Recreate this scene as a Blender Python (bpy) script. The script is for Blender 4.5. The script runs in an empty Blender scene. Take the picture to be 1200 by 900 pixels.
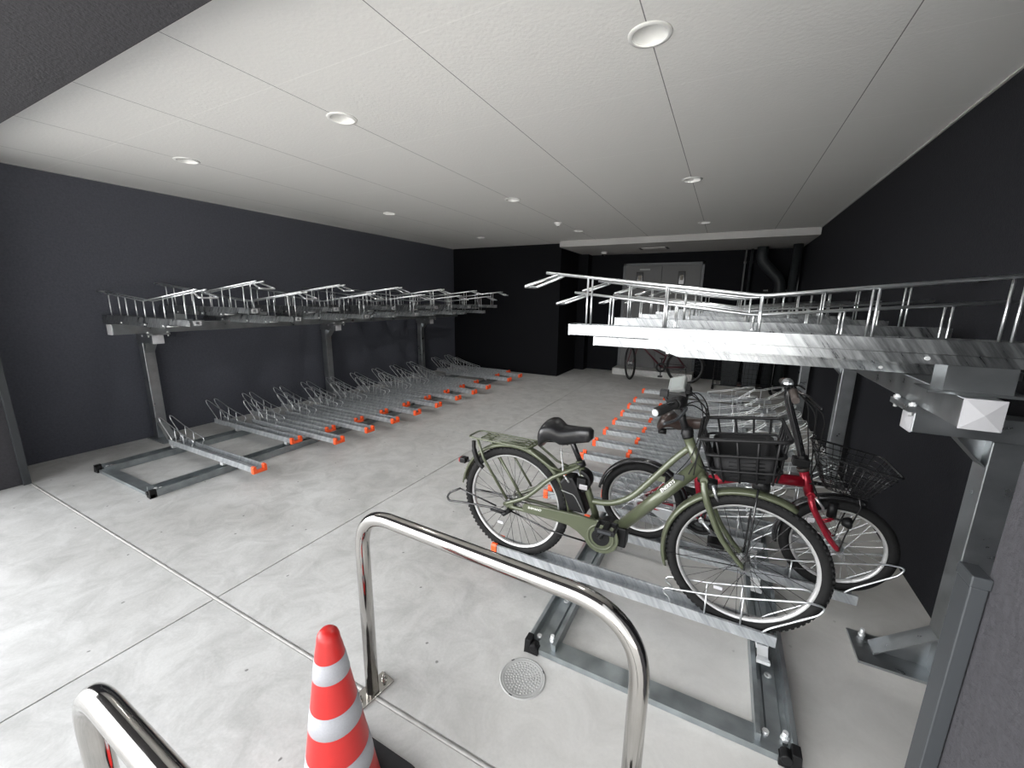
import bpy, bmesh, math, random
from mathutils import Vector, Matrix

random.seed(7)
S = bpy.context.scene
COL = S.collection
PI = math.pi

# ------------------------------------------------------------------ camera, world, exposure
CAM_H = 1.5
F_PX = 473.97
FILL_W = 3.3
yaw, pitch, roll = -0.478684, 0.207115, 0.0134924
cy, sy, cp, sp, cr, sr = math.cos(yaw), math.sin(yaw), math.cos(pitch), math.sin(pitch), math.cos(roll), math.sin(roll)
fwd = Vector((sy*cp, cy*cp, -sp)); right = Vector((cy, -sy, 0)); up = right.cross(fwd)
r2 = right*cr + up*sr; u2 = up*cr - right*sr
cam_data = bpy.data.cameras.new('camera')
cam = bpy.data.objects.new('camera', cam_data); COL.objects.link(cam)
cam.matrix_world = Matrix(((r2.x, u2.x, -fwd.x, 0), (r2.y, u2.y, -fwd.y, 0), (r2.z, u2.z, -fwd.z, CAM_H), (0, 0, 0, 1)))
cam_data.sensor_fit = 'HORIZONTAL'; cam_data.sensor_width = 36.0
cam_data.lens = F_PX/1200*36.0
cam_data.clip_start = 0.02; cam_data.clip_end = 200
S.camera = cam

W = bpy.data.worlds.new('overcast_sky'); S.world = W; W.use_nodes = True
nt = W.node_tree; nt.nodes.clear()
wo = nt.nodes.new('ShaderNodeOutputWorld'); bg = nt.nodes.new('ShaderNodeBackground')
tc = nt.nodes.new('ShaderNodeTexCoord'); sx = nt.nodes.new('ShaderNodeSeparateXYZ'); rp = nt.nodes.new('ShaderNodeValToRGB')
nt.links.new(tc.outputs['Generated'], sx.inputs[0]); nt.links.new(sx.outputs['Z'], rp.inputs[0])
rp.color_ramp.elements[0].position = 0.02; rp.color_ramp.elements[0].color = (1.0, 1.0, 1.0, 1)
rp.color_ramp.elements[1].position = 0.75; rp.color_ramp.elements[1].color = (.30, .31, .325, 1)
e = rp.color_ramp.elements.new(.35); e.color = (.72, .73, .75, 1)
# left-hand brightening added to the overcast sky to light the right-hand floor
az = nt.nodes.new('ShaderNodeMath'); az.operation = 'MULTIPLY_ADD'; az.inputs[1].default_value = -2.2; az.inputs[2].default_value = 1.9
nt.links.new(sx.outputs['X'], az.inputs[0]); mx = nt.nodes.new('ShaderNodeMath'); mx.operation = 'MAXIMUM'; mx.inputs[1].default_value = .5
nt.links.new(az.outputs[0], mx.inputs[0]); nt.links.new(mx.outputs[0], bg.inputs[1]); nt.links.new(rp.outputs[0], bg.inputs[0])
nt.links.new(bg.outputs[0], wo.inputs[0])

sun_d = bpy.data.lights.new('sun', 'SUN'); sun_d.energy = 7.6; sun_d.angle = math.radians(12); sun_d.color = (1, .97, .93)
sun = bpy.data.objects.new('sun', sun_d); COL.objects.link(sun); sun.rotation_euler = (math.radians(-32), math.radians(6), 0)   # high behind the building: lights only the street in front

S.view_settings.view_transform = 'Standard'; S.view_settings.look = 'None'
S.view_settings.gamma = 1.0; S.view_settings.use_curve_mapping = False
S.view_settings.exposure = 1.93

# ------------------------------------------------------------------ materials
def lin(c): return tuple(((v/255)/12.92 if v/255 <= .04045 else ((v/255+.055)/1.055)**2.4) for v in c)
MATS = {}
def mat(name, color, rough=.5, metal=0.0, var=0.0, scale=20.0, bump=0.0, bscale=60.0, rvar=0.0, stretch=(1, 1, 1), coat=0.0, emit=None):
    m = bpy.data.materials.new(name); m.use_nodes = True
    n = m.node_tree.nodes; l = m.node_tree.links; b = n['Principled BSDF']
    b.inputs['Base Color'].default_value = (*color, 1); b.inputs['Roughness'].default_value = rough
    b.inputs['Metallic'].default_value = metal
    if coat: b.inputs['Coat Weight'].default_value = coat; b.inputs['Coat Roughness'].default_value = .1
    if emit: b.inputs['Emission Color'].default_value = (*emit[0], 1); b.inputs['Emission Strength'].default_value = emit[1]
    t = n.new('ShaderNodeTexCoord'); mp = n.new('ShaderNodeMapping'); mp.inputs['Scale'].default_value = stretch
    l.new(t.outputs['Object'], mp.inputs[0])
    ns = n.new('ShaderNodeTexNoise'); ns.inputs['Scale'].default_value = scale; ns.inputs['Detail'].default_value = 6
    l.new(mp.outputs[0], ns.inputs['Vector'])
    if var:
        r = n.new('ShaderNodeValToRGB'); r.color_ramp.elements[0].position = .3; r.color_ramp.elements[1].position = .7
        r.color_ramp.elements[0].color = (*[c*(1-var) for c in color], 1); r.color_ramp.elements[1].color = (*[min(1, c*(1+var)) for c in color], 1)
        l.new(ns.outputs['Fac'], r.inputs[0]); l.new(r.outputs[0], b.inputs['Base Color'])
    if rvar:
        q = n.new('ShaderNodeMapRange'); q.inputs['To Min'].default_value = max(.03, rough-rvar); q.inputs['To Max'].default_value = rough+rvar
        q.inputs['From Min'].default_value = .3; q.inputs['From Max'].default_value = .7
        l.new(ns.outputs['Fac'], q.inputs[0]); l.new(q.outputs[0], b.inputs['Roughness'])
    if bump:
        n2 = n.new('ShaderNodeTexNoise'); n2.inputs['Scale'].default_value = bscale; n2.inputs['Detail'].default_value = 4
        l.new(mp.outputs[0], n2.inputs['Vector'])
        bp = n.new('ShaderNodeBump'); bp.inputs['Strength'].default_value = bump; bp.inputs['Distance'].default_value = .004
        l.new(n2.outputs['Fac'], bp.inputs['Height']); l.new(bp.outputs[0], b.inputs['Normal'])
    MATS[name] = m
    return m

galv = mat('galvanised_steel', (.40, .42, .43), .33, .92, var=.14, scale=9, rvar=.07, bump=.06, bscale=30, stretch=(1, 1.3, 1.3))
galv_tray = mat('galvanised_sheet', (.56, .59, .60), .36, .88, var=.16, scale=9, rvar=.08, bump=.08, bscale=26, stretch=(2.2, 1, 3))
galv_dark = mat('aged_galvanised_rail', (.33, .36, .37), .42, .85, var=.18, scale=14, rvar=.08, bump=.06, bscale=50)
def streak(m, c0=(.30, .315, .33), c1=(.50, .52, .53), mt=.5, r0=.36, r1=.58):
    n = m.node_tree.nodes; l = m.node_tree.links; b = n['Principled BSDF']
    t = n.new('ShaderNodeTexCoord'); mp = n.new('ShaderNodeMapping'); mp.inputs['Rotation'].default_value = (0, math.radians(35), 0)
    mp2 = n.new('ShaderNodeMapping'); mp2.inputs['Scale'].default_value = (34, 5, 3)
    l.new(t.outputs['Object'], mp.inputs[0]); l.new(mp.outputs[0], mp2.inputs[0]); ns = n.new('ShaderNodeTexNoise'); ns.inputs['Scale'].default_value = 1.6; ns.inputs['Detail'].default_value = 6; ns.inputs['Roughness'].default_value = .65; l.new(mp2.outputs[0], ns.inputs['Vector'])
    r = n.new('ShaderNodeValToRGB'); r.color_ramp.elements[0].position = .36; r.color_ramp.elements[1].position = .64
    r.color_ramp.elements[0].color = (*c0, 1); r.color_ramp.elements[1].color = (*c1, 1); l.new(ns.outputs['Fac'], r.inputs[0]); l.new(r.outputs[0], b.inputs['Base Color'])
    q = n.new('ShaderNodeMapRange'); q.inputs['From Min'].default_value = .3; q.inputs['From Max'].default_value = .7; q.inputs['To Min'].default_value = r0; q.inputs['To Max'].default_value = r1
    l.new(ns.outputs['Fac'], q.inputs[0]); l.new(q.outputs[0], b.inputs['Roughness']); b.inputs['Metallic'].default_value = mt
streak(galv_tray)
galv_up = mat('galvanised_upper_sheet', (.3, .31, .32), .33, .9)
streak(galv_up, (.18, .188, .195), (.40, .415, .42), .92, .24, .46)
bracket_m = mat('bright_zinc_bracket', (.78, .79, .79), .4, .5, var=.08)
wire_m = mat('zinc_plated_wire', (.72, .74, .75), .28, .9, var=.1, scale=40)
for m_ in ():
    pass
white_cap = mat('white_plastic_cap', (.50, .50, .515), .5, var=.03)
orange = mat('orange_plastic', lin((243, 92, 40)), .45, var=.05)
black_pl = mat('black_plastic', (.008, .008, .0085), .42, var=.1, bump=.05, bscale=200)
black_rub = mat('black_rubber', (.010, .010, .010), .75, var=.25, scale=60, bump=.15, bscale=150)
black_gloss = mat('black_gloss_paint', (.012, .012, .013), .22, coat=.4)
basket_pl = mat('matt_black_plastic', (.006, .006, .0065), .6)
saddle_blk = mat('black_vinyl_cover', (.010, .010, .011), .28, bump=.35, bscale=14)
saddle_brn = mat('dark_brown_vinyl', (.030, .020, .017), .3, var=.2)
steel = mat('stainless_steel', (.50, .485, .46), .10, 1.0, var=.04, bump=.01, bscale=10, rvar=.03)
alu = mat('bare_aluminium', (.72, .73, .74), .28, .9, var=.06)
rim_m = mat('silver_rim', (.55, .55, .545), .38, .6)
spoke_blk = mat('dark_spoke', (.05, .05, .052), .3, .7)
spoke_sil = mat('silver_spoke', (.75, .76, .77), .25, .9)
green_p = mat('olive_green_paint', lin((80, 85, 66)), .34, .15, var=.04, coat=.35)
red_p = mat('metallic_red_paint', (.36, .012, .030), .3, .45, var=.06, coat=.4)
dkred_p = mat('dark_maroon_paint', (.06, .012, .018), .35, .2)
brown_m = mat('brown_grip', (.05, .04, .035), .5)
grey_pl = mat('light_grey_plastic', (.24, .25, .24), .4)
screen_m = mat('grey_screen', (.26, .28, .27), .3)
white_txt = mat('white_lettering', (.85, .85, .83), .5)
red_cone = mat('red_cone_vinyl', (.50, .016, .014), .38, var=.05, bump=.05, bscale=30)
white_tape = mat('reflective_white_band', (.36, .365, .39), .55, var=.05, scale=200)
cone_blk = mat('black_cone_base', (.02, .02, .022), .6, var=.2)
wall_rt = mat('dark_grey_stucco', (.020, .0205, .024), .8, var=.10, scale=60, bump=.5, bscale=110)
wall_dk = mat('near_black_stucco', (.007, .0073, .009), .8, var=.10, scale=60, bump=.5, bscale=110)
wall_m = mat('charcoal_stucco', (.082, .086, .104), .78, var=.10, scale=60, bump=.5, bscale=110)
jamb_m = mat('grey_stucco', (.038, .037, .042), .8, var=.12, scale=50, bump=.7, bscale=90)
door_m = mat('grey_steel_door', (.075, .075, .076), .5, var=.03)
frame_m = mat('dark_metal_frame', (.042, .046, .050), .4, .2)
lamp_white = mat('white_enamel', (.82, .82, .80), .35)
lamp_glass = mat('frosted_diffuser', (.75, .75, .74), .5)
pipe_m = mat('dark_painted_pipe', (.022, .025, .027), .5, var=.1)
conduit_m = mat('grey_conduit', (.25, .25, .25), .4, .3)
manhole_m = mat('grey_resin_lid', lin((170, 170, 168)), .6, var=.06)
red_light = mat('red_led', (.8, .05, .03), .4, emit=((1, .08, .05), 6.0))
red_lens = mat('red_reflector', (.35, .02, .02), .15, coat=.5)
amber = mat('yellow_plastic', (.8, .45, .08), .4)
paper = mat('posted_paper', (.22, .20, .17), .6, var=.5, scale=25)
glass_blk = mat('dark_window_glass', (.01, .01, .012), .08)
sidewalk = None

def concrete():
    m = bpy.data.materials.new('trowelled_concrete'); m.use_nodes = True
    n = m.node_tree.nodes; l = m.node_tree.links; b = n['Principled BSDF']
    t = n.new('ShaderNodeTexCoord')
    def noise(s, d=8, r=.6, vec=None, dist=0):
        a = n.new('ShaderNodeTexNoise'); a.inputs['Scale'].default_value = s; a.inputs['Detail'].default_value = d; a.inputs['Roughness'].default_value = r
        a.inputs['Distortion'].default_value = dist
        l.new(vec or t.outputs['Object'], a.inputs['Vector']); return a
    a = noise(.9, 8, .62, dist=.6); c = noise(5.5, 8, .7, dist=.8); e = noise(90, 3)
    def ramp(src, p0, c0, p1, c1):
        r = n.new('ShaderNodeValToRGB'); r.color_ramp.elements[0].position = p0; r.color_ramp.elements[1].position = p1
        r.color_ramp.elements[0].color = (*c0, 1); r.color_ramp.elements[1].color = (*c1, 1); l.new(src, r.inputs[0]); return r
    r1 = ramp(a.outputs['Fac'], .32, (.42, .415, .40), .68, (.55, .55, .54))
    r2_ = ramp(c.outputs['Fac'], .33, (.78, .78, .775), .6, (1.04, 1.04, 1.04))
    r3 = ramp(e.outputs['Fac'], .3, (.94, .94, .94), .7, (1.04, 1.04, 1.04))
    def mul(x, y):
        k = n.new('ShaderNodeMix'); k.data_type = 'RGBA'; k.blend_type = 'MULTIPLY'; k.inputs[0].default_value = 1
        l.new(x, k.inputs[6]); l.new(y, k.inputs[7]); return k.outputs[2]
    o = mul(mul(r1.outputs[0], r2_.outputs[0]), r3.outputs[0])
    # small dark flecks
    v = n.new('ShaderNodeTexVoronoi'); v.voronoi_dimensions = '2D'; v.inputs['Scale'].default_value = 2.2; v.inputs['Randomness'].default_value = 1
    nv = noise(30, 2); mp = n.new('ShaderNodeMix'); mp.data_type = 'VECTOR'; mp.inputs[0].default_value = .02
    l.new(t.outputs['Object'], mp.inputs[4]); l.new(nv.outputs['Color'], mp.inputs[5]); l.new(mp.outputs[1], v.inputs['Vector'])
    fl = ramp(v.outputs['Distance'], .010, (.35, .35, .35), .015, (1, 1, 1))
    o = mul(o, fl.outputs[0])
    # smoother, warmer screed under the right-hand rack, its paleness partly painted-in light
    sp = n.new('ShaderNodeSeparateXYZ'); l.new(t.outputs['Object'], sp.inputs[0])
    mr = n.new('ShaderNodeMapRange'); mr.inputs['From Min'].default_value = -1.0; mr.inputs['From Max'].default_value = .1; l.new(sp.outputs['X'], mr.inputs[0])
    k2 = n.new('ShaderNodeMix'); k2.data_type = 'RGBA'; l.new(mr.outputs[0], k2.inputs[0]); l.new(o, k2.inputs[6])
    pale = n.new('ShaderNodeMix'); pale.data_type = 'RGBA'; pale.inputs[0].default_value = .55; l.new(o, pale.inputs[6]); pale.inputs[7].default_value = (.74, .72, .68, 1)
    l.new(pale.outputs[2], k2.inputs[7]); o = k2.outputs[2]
    l.new(o, b.inputs['Base Color'])
    q = n.new('ShaderNodeMapRange'); q.inputs['To Min'].default_value = .42; q.inputs['To Max'].default_value = .62
    l.new(c.outputs['Fac'], q.inputs[0]); l.new(q.outputs[0], b.inputs['Roughness'])
    bp = n.new('ShaderNodeBump'); bp.inputs['Strength'].default_value = .25; bp.inputs['Distance'].default_value = .004
    l.new(c.outputs['Fac'], bp.inputs['Height']); l.new(bp.outputs[0], b.inputs['Normal'])
    return m
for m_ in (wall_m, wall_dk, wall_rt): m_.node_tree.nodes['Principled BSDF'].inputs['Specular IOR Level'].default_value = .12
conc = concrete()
joint_m = mat('joint_mortar', (.36, .355, .34), .7, var=.15, scale=20)

def ceiling_mat():
    m = bpy.data.materials.new('ceiling_board'); m.use_nodes = True
    n = m.node_tree.nodes; l = m.node_tree.links; b = n['Principled BSDF']
    t = n.new('ShaderNodeTexCoord'); s = n.new('ShaderNodeSeparateXYZ'); l.new(t.outputs['Object'], s.inputs[0])
    def M(op, a, bb=None, c=None):
        k = n.new('ShaderNodeMath'); k.operation = op
        for i, v in enumerate((a, bb, c)):
            if v is None: continue
            if isinstance(v, (int, float)): k.inputs[i].default_value = v
            else: l.new(v, k.inputs[i])
        return k.outputs[0]
    def line(axis, off, period, half):
        f = M('DIVIDE', M('SUBTRACT', axis, off), period); fr = M('FRACT', M('ADD', f, 100.5)); d = M('MULTIPLY', M('ABSOLUTE', M('SUBTRACT', fr, .5)), period)
        return M('LESS_THAN', d, half)
    lx = line(s.outputs['X'], -.385, .875, .0022)   # dark butt joints that run away from the opening
    ly = line(s.outputs['Y'], .612, .8625, .0028)   # filled light joints across
    ns = n.new('ShaderNodeTexNoise'); ns.inputs['Scale'].default_value = 55; ns.inputs['Detail'].default_value = 5; l.new(t.outputs['Object'], ns.inputs['Vector'])
    base = n.new('ShaderNodeRGB'); base.outputs[0].default_value = (.80, .795, .775, 1)
    m1 = n.new('ShaderNodeMix'); m1.data_type = 'RGBA'; l.new(ly, m1.inputs[0]); l.new(base.outputs[0], m1.inputs[6]); m1.inputs[7].default_value = (.86, .855, .835, 1)
    m2 = n.new('ShaderNodeMix'); m2.data_type = 'RGBA'; l.new(lx, m2.inputs[0]); l.new(m1.outputs[2], m2.inputs[6]); m2.inputs[7].default_value = (.22, .22, .22, 1)
    l.new(m2.outputs[2], b.inputs['Base Color']); b.inputs['Roughness'].default_value = .85
    bp = n.new('ShaderNodeBump'); bp.inputs['Strength'].default_value = .35; bp.inputs['Distance'].default_value = .004
    l.new(ns.outputs['Fac'], bp.inputs['Height']); l.new(bp.outputs[0], b.inputs['Normal'])
    return m
ceil_m = ceiling_mat()
soffit_m = mat('painted_bulkhead', (.50, .495, .485), .85, var=.02)

# ------------------------------------------------------------------ mesh builder
def origin_of(p):
    o = Vector((0, 0, 0))
    while p is not None:
        o += p.location; p = p.parent
    return o
class MB:
    def __init__(s): s.v = []; s.f = []; s.sm = []
    def add(s, vs, fs, smooth=False):
        k = len(s.v); s.v += [tuple(v) for v in vs]
        for f in fs: s.f.append([i+k for i in f]); s.sm.append(smooth)
        return s
    def box(s, a, b):
        x0, y0, z0 = a; x1, y1, z1 = b
        if x0 > x1: x0, x1 = x1, x0
        if y0 > y1: y0, y1 = y1, y0
        if z0 > z1: z0, z1 = z1, z0
        return s.add([(x0, y0, z0), (x1, y0, z0), (x1, y1, z0), (x0, y1, z0), (x0, y0, z1), (x1, y0, z1), (x1, y1, z1), (x0, y1, z1)],
                     [(0, 3, 2, 1), (4, 5, 6, 7), (0, 1, 5, 4), (1, 2, 6, 5), (2, 3, 7, 6), (3, 0, 4, 7)])
    def prism(s, poly, h0, h1, axis='y', smooth=False):
        """poly of 2D points; extruded along axis from h0 to h1. axis y: (x,z); axis z: (x,y); axis x: (y,z)"""
        def P(p, h): return {'y': (p[0], h, p[1]), 'z': (p[0], p[1], h), 'x': (h, p[0], p[1])}[axis]
        n = len(poly); A = [P(p, h0) for p in poly]; B = [P(p, h1) for p in poly]
        k = len(s.v); s.v += A+B
        s.f.append([k+i for i in range(n)]); s.sm.append(False)
        s.f.append([k+n+i for i in reversed(range(n))]); s.sm.append(False)
        for i in range(n):
            j = (i+1) % n; s.f.append([k+j, k+i, k+n+i, k+n+j]); s.sm.append(smooth)
        return s
    def tube(s, pts, r, n=8, closed=False, caps=True):
        pts = [Vector(p) for p in pts]; N = len(pts)
        rs = r if isinstance(r, (list, tuple)) else [r]*N
        T = []
        for i in range(N):
            if closed: d = pts[(i+1) % N]-pts[i-1]
            elif i == 0: d = pts[1]-pts[0]
            elif i == N-1: d = pts[-1]-pts[-2]
            else: d = (pts[i+1]-pts[i]).normalized()+(pts[i]-pts[i-1]).normalized()
            T.append(d.normalized() if d.length > 1e-9 else Vector((1, 0, 0)))
        ref = Vector((0, 0, 1)) if abs(T[0].z) < .9 else Vector((0, 1, 0))
        u = T[0].cross(ref).normalized(); k = len(s.v)
        for i in range(N):
            u = (u - T[i]*u.dot(T[i]))
            u = u.normalized() if u.length > 1e-6 else T[i].orthogonal().normalized()
            w = T[i].cross(u)
            for j in range(n):
                a = 2*PI*j/n; s.v.append(tuple(pts[i]+(u*math.cos(a)+w*math.sin(a))*rs[i]))
        for i in range(N if closed else N-1):
            i2 = (i+1) % N
            for j in range(n):
                j2 = (j+1) % n
                s.f.append([k+i*n+j, k+i*n+j2, k+i2*n+j2, k+i2*n+j]); s.sm.append(True)
        if caps and not closed:
            s.f.append([k+j for j in reversed(range(n))]); s.sm.append(False)
            s.f.append([k+(N-1)*n+j for j in range(n)]); s.sm.append(False)
        return s
    def cyl(s, a, b, r, n=16): return s.tube([a, b], r, n)
    def ring(s, c, R, prof, axis='y', n=48, smooth=True, a0=0, a1=2*PI):
        """revolve closed profile [(dr, h)] about axis through c"""
        c = Vector(c); m = len(prof); k = len(s.v); full = abs(a1-a0-2*PI) < 1e-6
        cnt = n if full else n+1
        for i in range(cnt):
            a = a0+(a1-a0)*i/n; ca, sa = math.cos(a), math.sin(a)
            for dr, h in prof:
                r = R+dr
                if axis == 'y': p = c+Vector((r*ca, h, r*sa))
                elif axis == 'z': p = c+Vector((r*ca, r*sa, h))
                else: p = c+Vector((h, r*ca, r*sa))
                s.v.append(tuple(p))
        for i in range(n):
            i2 = (i+1) % cnt
            for j in range(m):
                j2 = (j+1) % m
                s.f.append([k+i*m+j, k+i*m+j2, k+i2*m+j2, k+i2*m+j]); s.sm.append(smooth)
        if not full:
            s.f.append([k+j for j in range(m)]); s.sm.append(False)
            s.f.append([k+n*m+j for j in reversed(range(m))]); s.sm.append(False)
        return s
    def lathe(s, c, prof, n=32, axis='z', smooth=True):
        """open profile [(r,h)], capped where r == 0"""
        c = Vector(c); k = len(s.v); m = len(prof)
        for i in range(n):
            a = 2*PI*i/n; ca, sa = math.cos(a), math.sin(a)
            for r, h in prof:
                s.v.append(tuple(c+(Vector((r*ca, r*sa, h)) if axis == 'z' else Vector((r*ca, h, r*sa)) if axis == 'y' else Vector((h, r*ca, r*sa)))))
        for i in range(n):
            i2 = (i+1) % n
            for j in range(m-1): s.f.append([k+i*m+j, k+i2*m+j, k+i2*m+j+1, k+i*m+j+1]); s.sm.append(smooth)
        return s
    def loft(s, secs, smooth=True):
        m = len(secs[0]); k = len(s.v)
        for q in secs: s.v += [tuple(p) for p in q]
        for i in range(len(secs)-1):
            for j in range(m):
                j2 = (j+1) % m; s.f.append([k+i*m+j, k+i*m+j2, k+(i+1)*m+j2, k+(i+1)*m+j]); s.sm.append(smooth)
        s.f.append([k+j for j in reversed(range(m))]); s.sm.append(smooth)
        s.f.append([k+(len(secs)-1)*m+j for j in range(m)]); s.sm.append(smooth)
        return s
    def build(s, name, m, parent=None, bevel=0, label=None):
        o = origin_of(parent)
        me = bpy.data.meshes.new(name)
        me.from_pydata([(v[0]-o.x, v[1]-o.y, v[2]-o.z) for v in s.v], [], s.f); me.validate(); me.update()
        if len(me.polygons) == len(s.sm): me.polygons.foreach_set('use_smooth', s.sm)
        bm = bmesh.new(); bm.from_mesh(me); bmesh.ops.remove_doubles(bm, verts=bm.verts, dist=1e-6); bmesh.ops.recalc_face_normals(bm, faces=bm.faces)
        bm.to_mesh(me); bm.free()
        me.materials.append(m)
        ob = bpy.data.objects.new(name, me); COL.objects.link(ob)
        if parent is not None: ob.parent = parent
        if bevel:
            md = ob.modifiers.new('bevel', 'BEVEL'); md.width = bevel; md.segments = 2; md.limit_method = 'ANGLE'
        if label: ob['label'] = label
        return ob
def fillet(pts, r, n=6, closed=False):
    pts = [Vector(p) for p in pts]; out = []; N = len(pts)
    rr = r if isinstance(r, (list, tuple)) else [r]*N
    for i in range(N):
        if not closed and i in (0, N-1): out.append(pts[i]); continue
        p = pts[i]; a = pts[i-1]; b = pts[(i+1) % N]
        da = (a-p); db = (b-p); k = min(rr[i], da.length*.49, db.length*.49)
        if k < 1e-5: out.append(p); continue
        A = p+da.normalized()*k; B = p+db.normalized()*k
        for t in range(n+1):
            u = t/n; out.append(A*(1-u)**2+p*2*u*(1-u)+B*u*u)
    return out
def curve(pts, n=8):
    """Catmull-Rom through the points"""
    P = [Vector(p) for p in pts]; P = [P[0]*2-P[1]]+P+[P[-1]*2-P[-2]]; out = []
    for i in range(1, len(P)-2):
        for t in range(n):
            u = t/n; a, b, c, d = P[i-1:i+3]
            out.append(.5*((2*b)+(c-a)*u+(2*a-5*b+4*c-d)*u*u+(3*b-a-3*c+d)*u**3))
    out.append(P[-2]); return out
def tag(o, label, cat, group=None, kind=None):
    o['label'] = label; o['category'] = cat
    if group: o['group'] = group
    if kind: o['kind'] = kind
    return o
def thing(name, loc, label, cat, group=None):
    o = bpy.data.objects.new(name, None); COL.objects.link(o); o.location = loc; o.empty_display_size = .1
    return tag(o, label, cat, group)
def struct(o, kind='structure'): o['kind'] = kind; return o
def kids(o): return [c for c in bpy.data.objects if c.parent == o]
def copy_tree(o, parent=None):
    c = o.copy(); COL.objects.link(c)
    if parent is not None: c.parent = parent
    for ch in kids(o): copy_tree(ch, c)
    return c
def text_mesh(body, size, depth, name, m, parent, mtx):
    cu = bpy.data.curves.new('lettering', 'FONT'); cu.body = body; cu.size = size; cu.extrude = depth; cu.align_x = 'CENTER'; cu.align_y = 'CENTER'; cu.shear = .25
    t = bpy.data.objects.new('lettering_src', cu); COL.objects.link(t)
    dg = bpy.context.evaluated_depsgraph_get(); me = bpy.data.meshes.new_from_object(t.evaluated_get(dg))
    bpy.data.objects.remove(t); bpy.data.curves.remove(cu)
    o = origin_of(parent)
    me.transform(Matrix.Translation(-o) @ mtx)
    me.materials.clear(); me.materials.append(m)
    ob = bpy.data.objects.new(name, me); COL.objects.link(ob); ob.parent = parent
    return ob

# ------------------------------------------------------------------ setting
XL, XR, ZC = -5.33, 1.045, 2.53        # side walls, ceiling
YF, YB, YD = 0.87, 7.46, 8.75          # inner face of the facade, block wall, far wall
XJ0, XJ1 = -4.82, 0.42                 # opening jambs
# floor slabs with open joints
fl = MB()
xs = [-30, -2.134, 26]; ys = [-34, .893, 3.64, 6.4, YD+.3]; g = .004
for i in range(2):
    for j in range(4):
        gy0 = 0 if j == 0 else (.011 if j == 1 else .003); gy1 = 0 if j == 3 else (.011 if j == 0 else .003)
        x0 = xs[i]+(g if i == 1 else 0); x1 = xs[i+1]-(g if i == 0 else 0)
        fl.box((x0, ys[j]+gy0, -.12), (x1, ys[j+1]-gy1, 0))
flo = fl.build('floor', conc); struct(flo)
for m_ in (black_pl, black_rub, pipe_m, cone_blk, basket_pl): m_.node_tree.nodes['Principled BSDF'].inputs['Specular IOR Level'].default_value = .25
jm = MB(); jm.box((-30, .883, -.1), (26, .903, -.004)); jm.box((-14, 3.63, -.1), (10, 3.65, -.007)); jm.box((-14, 6.39, -.1), (10, 6.41, -.007))
jm.box((-2.14, -34, -.1), (-2.128, YD, -.007))
struct(jm.build('trim_1', joint_m))
# rounded mortar bead in the wide joint
bd = MB(); bd.tube([(-14, .893, -.006), (10, .893, -.006)], .0085, 8); struct(bd.build('trim_2', joint_m))
# raised lighter concrete curb strip line in front of right rack base is part of the floor finish
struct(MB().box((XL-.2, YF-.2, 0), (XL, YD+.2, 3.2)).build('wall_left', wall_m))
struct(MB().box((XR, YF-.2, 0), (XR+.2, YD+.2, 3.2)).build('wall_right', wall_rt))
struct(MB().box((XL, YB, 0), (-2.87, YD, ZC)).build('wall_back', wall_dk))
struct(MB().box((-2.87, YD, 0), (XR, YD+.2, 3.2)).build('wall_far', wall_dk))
struct(MB().box((-2.87, 8.5, 0), (-2.66, YD, 2.44)).build('wall_pilaster', wall_dk))
# facade: jambs and beam over the opening
struct(MB().box((-14, .45, 0), (XJ0, YF, 3.5)).build('wall_front_left', jamb_m, bevel=.006))
struct(MB().box((XJ1, .52, 0), (10, YF, 3.5)).build('wall_front_right', jamb_m, bevel=.006))
struct(MB().box((XJ0, -.50, 2.392), (XJ1, YF, 3.5)).build('wall_front_top', jamb_m, bevel=.006))
# ceiling board with real holes for the downlights
LX = [-3.88, -2.132, -.385]; LY = [1.885, 4.068, 6.24]
bm = bmesh.new(); edges = []
def loop(pts):
    vs = [bm.verts.new(p) for p in pts]
    for i in range(len(vs)): edges.append(bm.edges.new((vs[i], vs[(i+1) % len(vs)])))
loop([(XL, YF-.02, ZC), (XR, YF-.02, ZC), (XR, 7.2, ZC), (-2.80, 7.2, ZC), (-2.80, YB, ZC), (XL, YB, ZC)])
for x in LX:
    for y in LY: loop([(x+.068*math.cos(2*PI*k/32), y+.068*math.sin(2*PI*k/32), ZC) for k in range(32)])
bmesh.ops.triangle_fill(bm, use_beauty=True, edges=edges)
ext = bmesh.ops.extrude_face_region(bm, geom=bm.faces[:])
for v in [e for e in ext['geom'] if isinstance(e, bmesh.types.BMVert)]: v.co.z += .012
bmesh.ops.recalc_face_normals(bm, faces=bm.faces)
me = bpy.data.meshes.new('ceiling'); bm.to_mesh(me); bm.free(); me.materials.append(ceil_m)
ce = bpy.data.objects.new('ceiling', me); COL.objects.link(ce); struct(ce)
struct(MB().box((XL-.2, YF, 2.72), (XR+.2, YD+.2, 2.9)).build('trim_3', wall_m))   # slab over the ceiling void
struct(MB().box((-2.80, 7.2, 2.43), (XR, YD, 2.71)).build('trim_4', soffit_m))     # dropped bulkhead
struct(MB().box((-2.87, 7.46, 2.44), (-2.80, YD, 2.71)).build('trim_8', wall_m))
# thin corner bead round the ceiling
struct(MB().box((XR-.012, YF, ZC-.008), (XR, 7.2, ZC)).box((XL, YF, ZC-.006), (XL+.008, YB, ZC)).build('trim_5', soffit_m))

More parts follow.
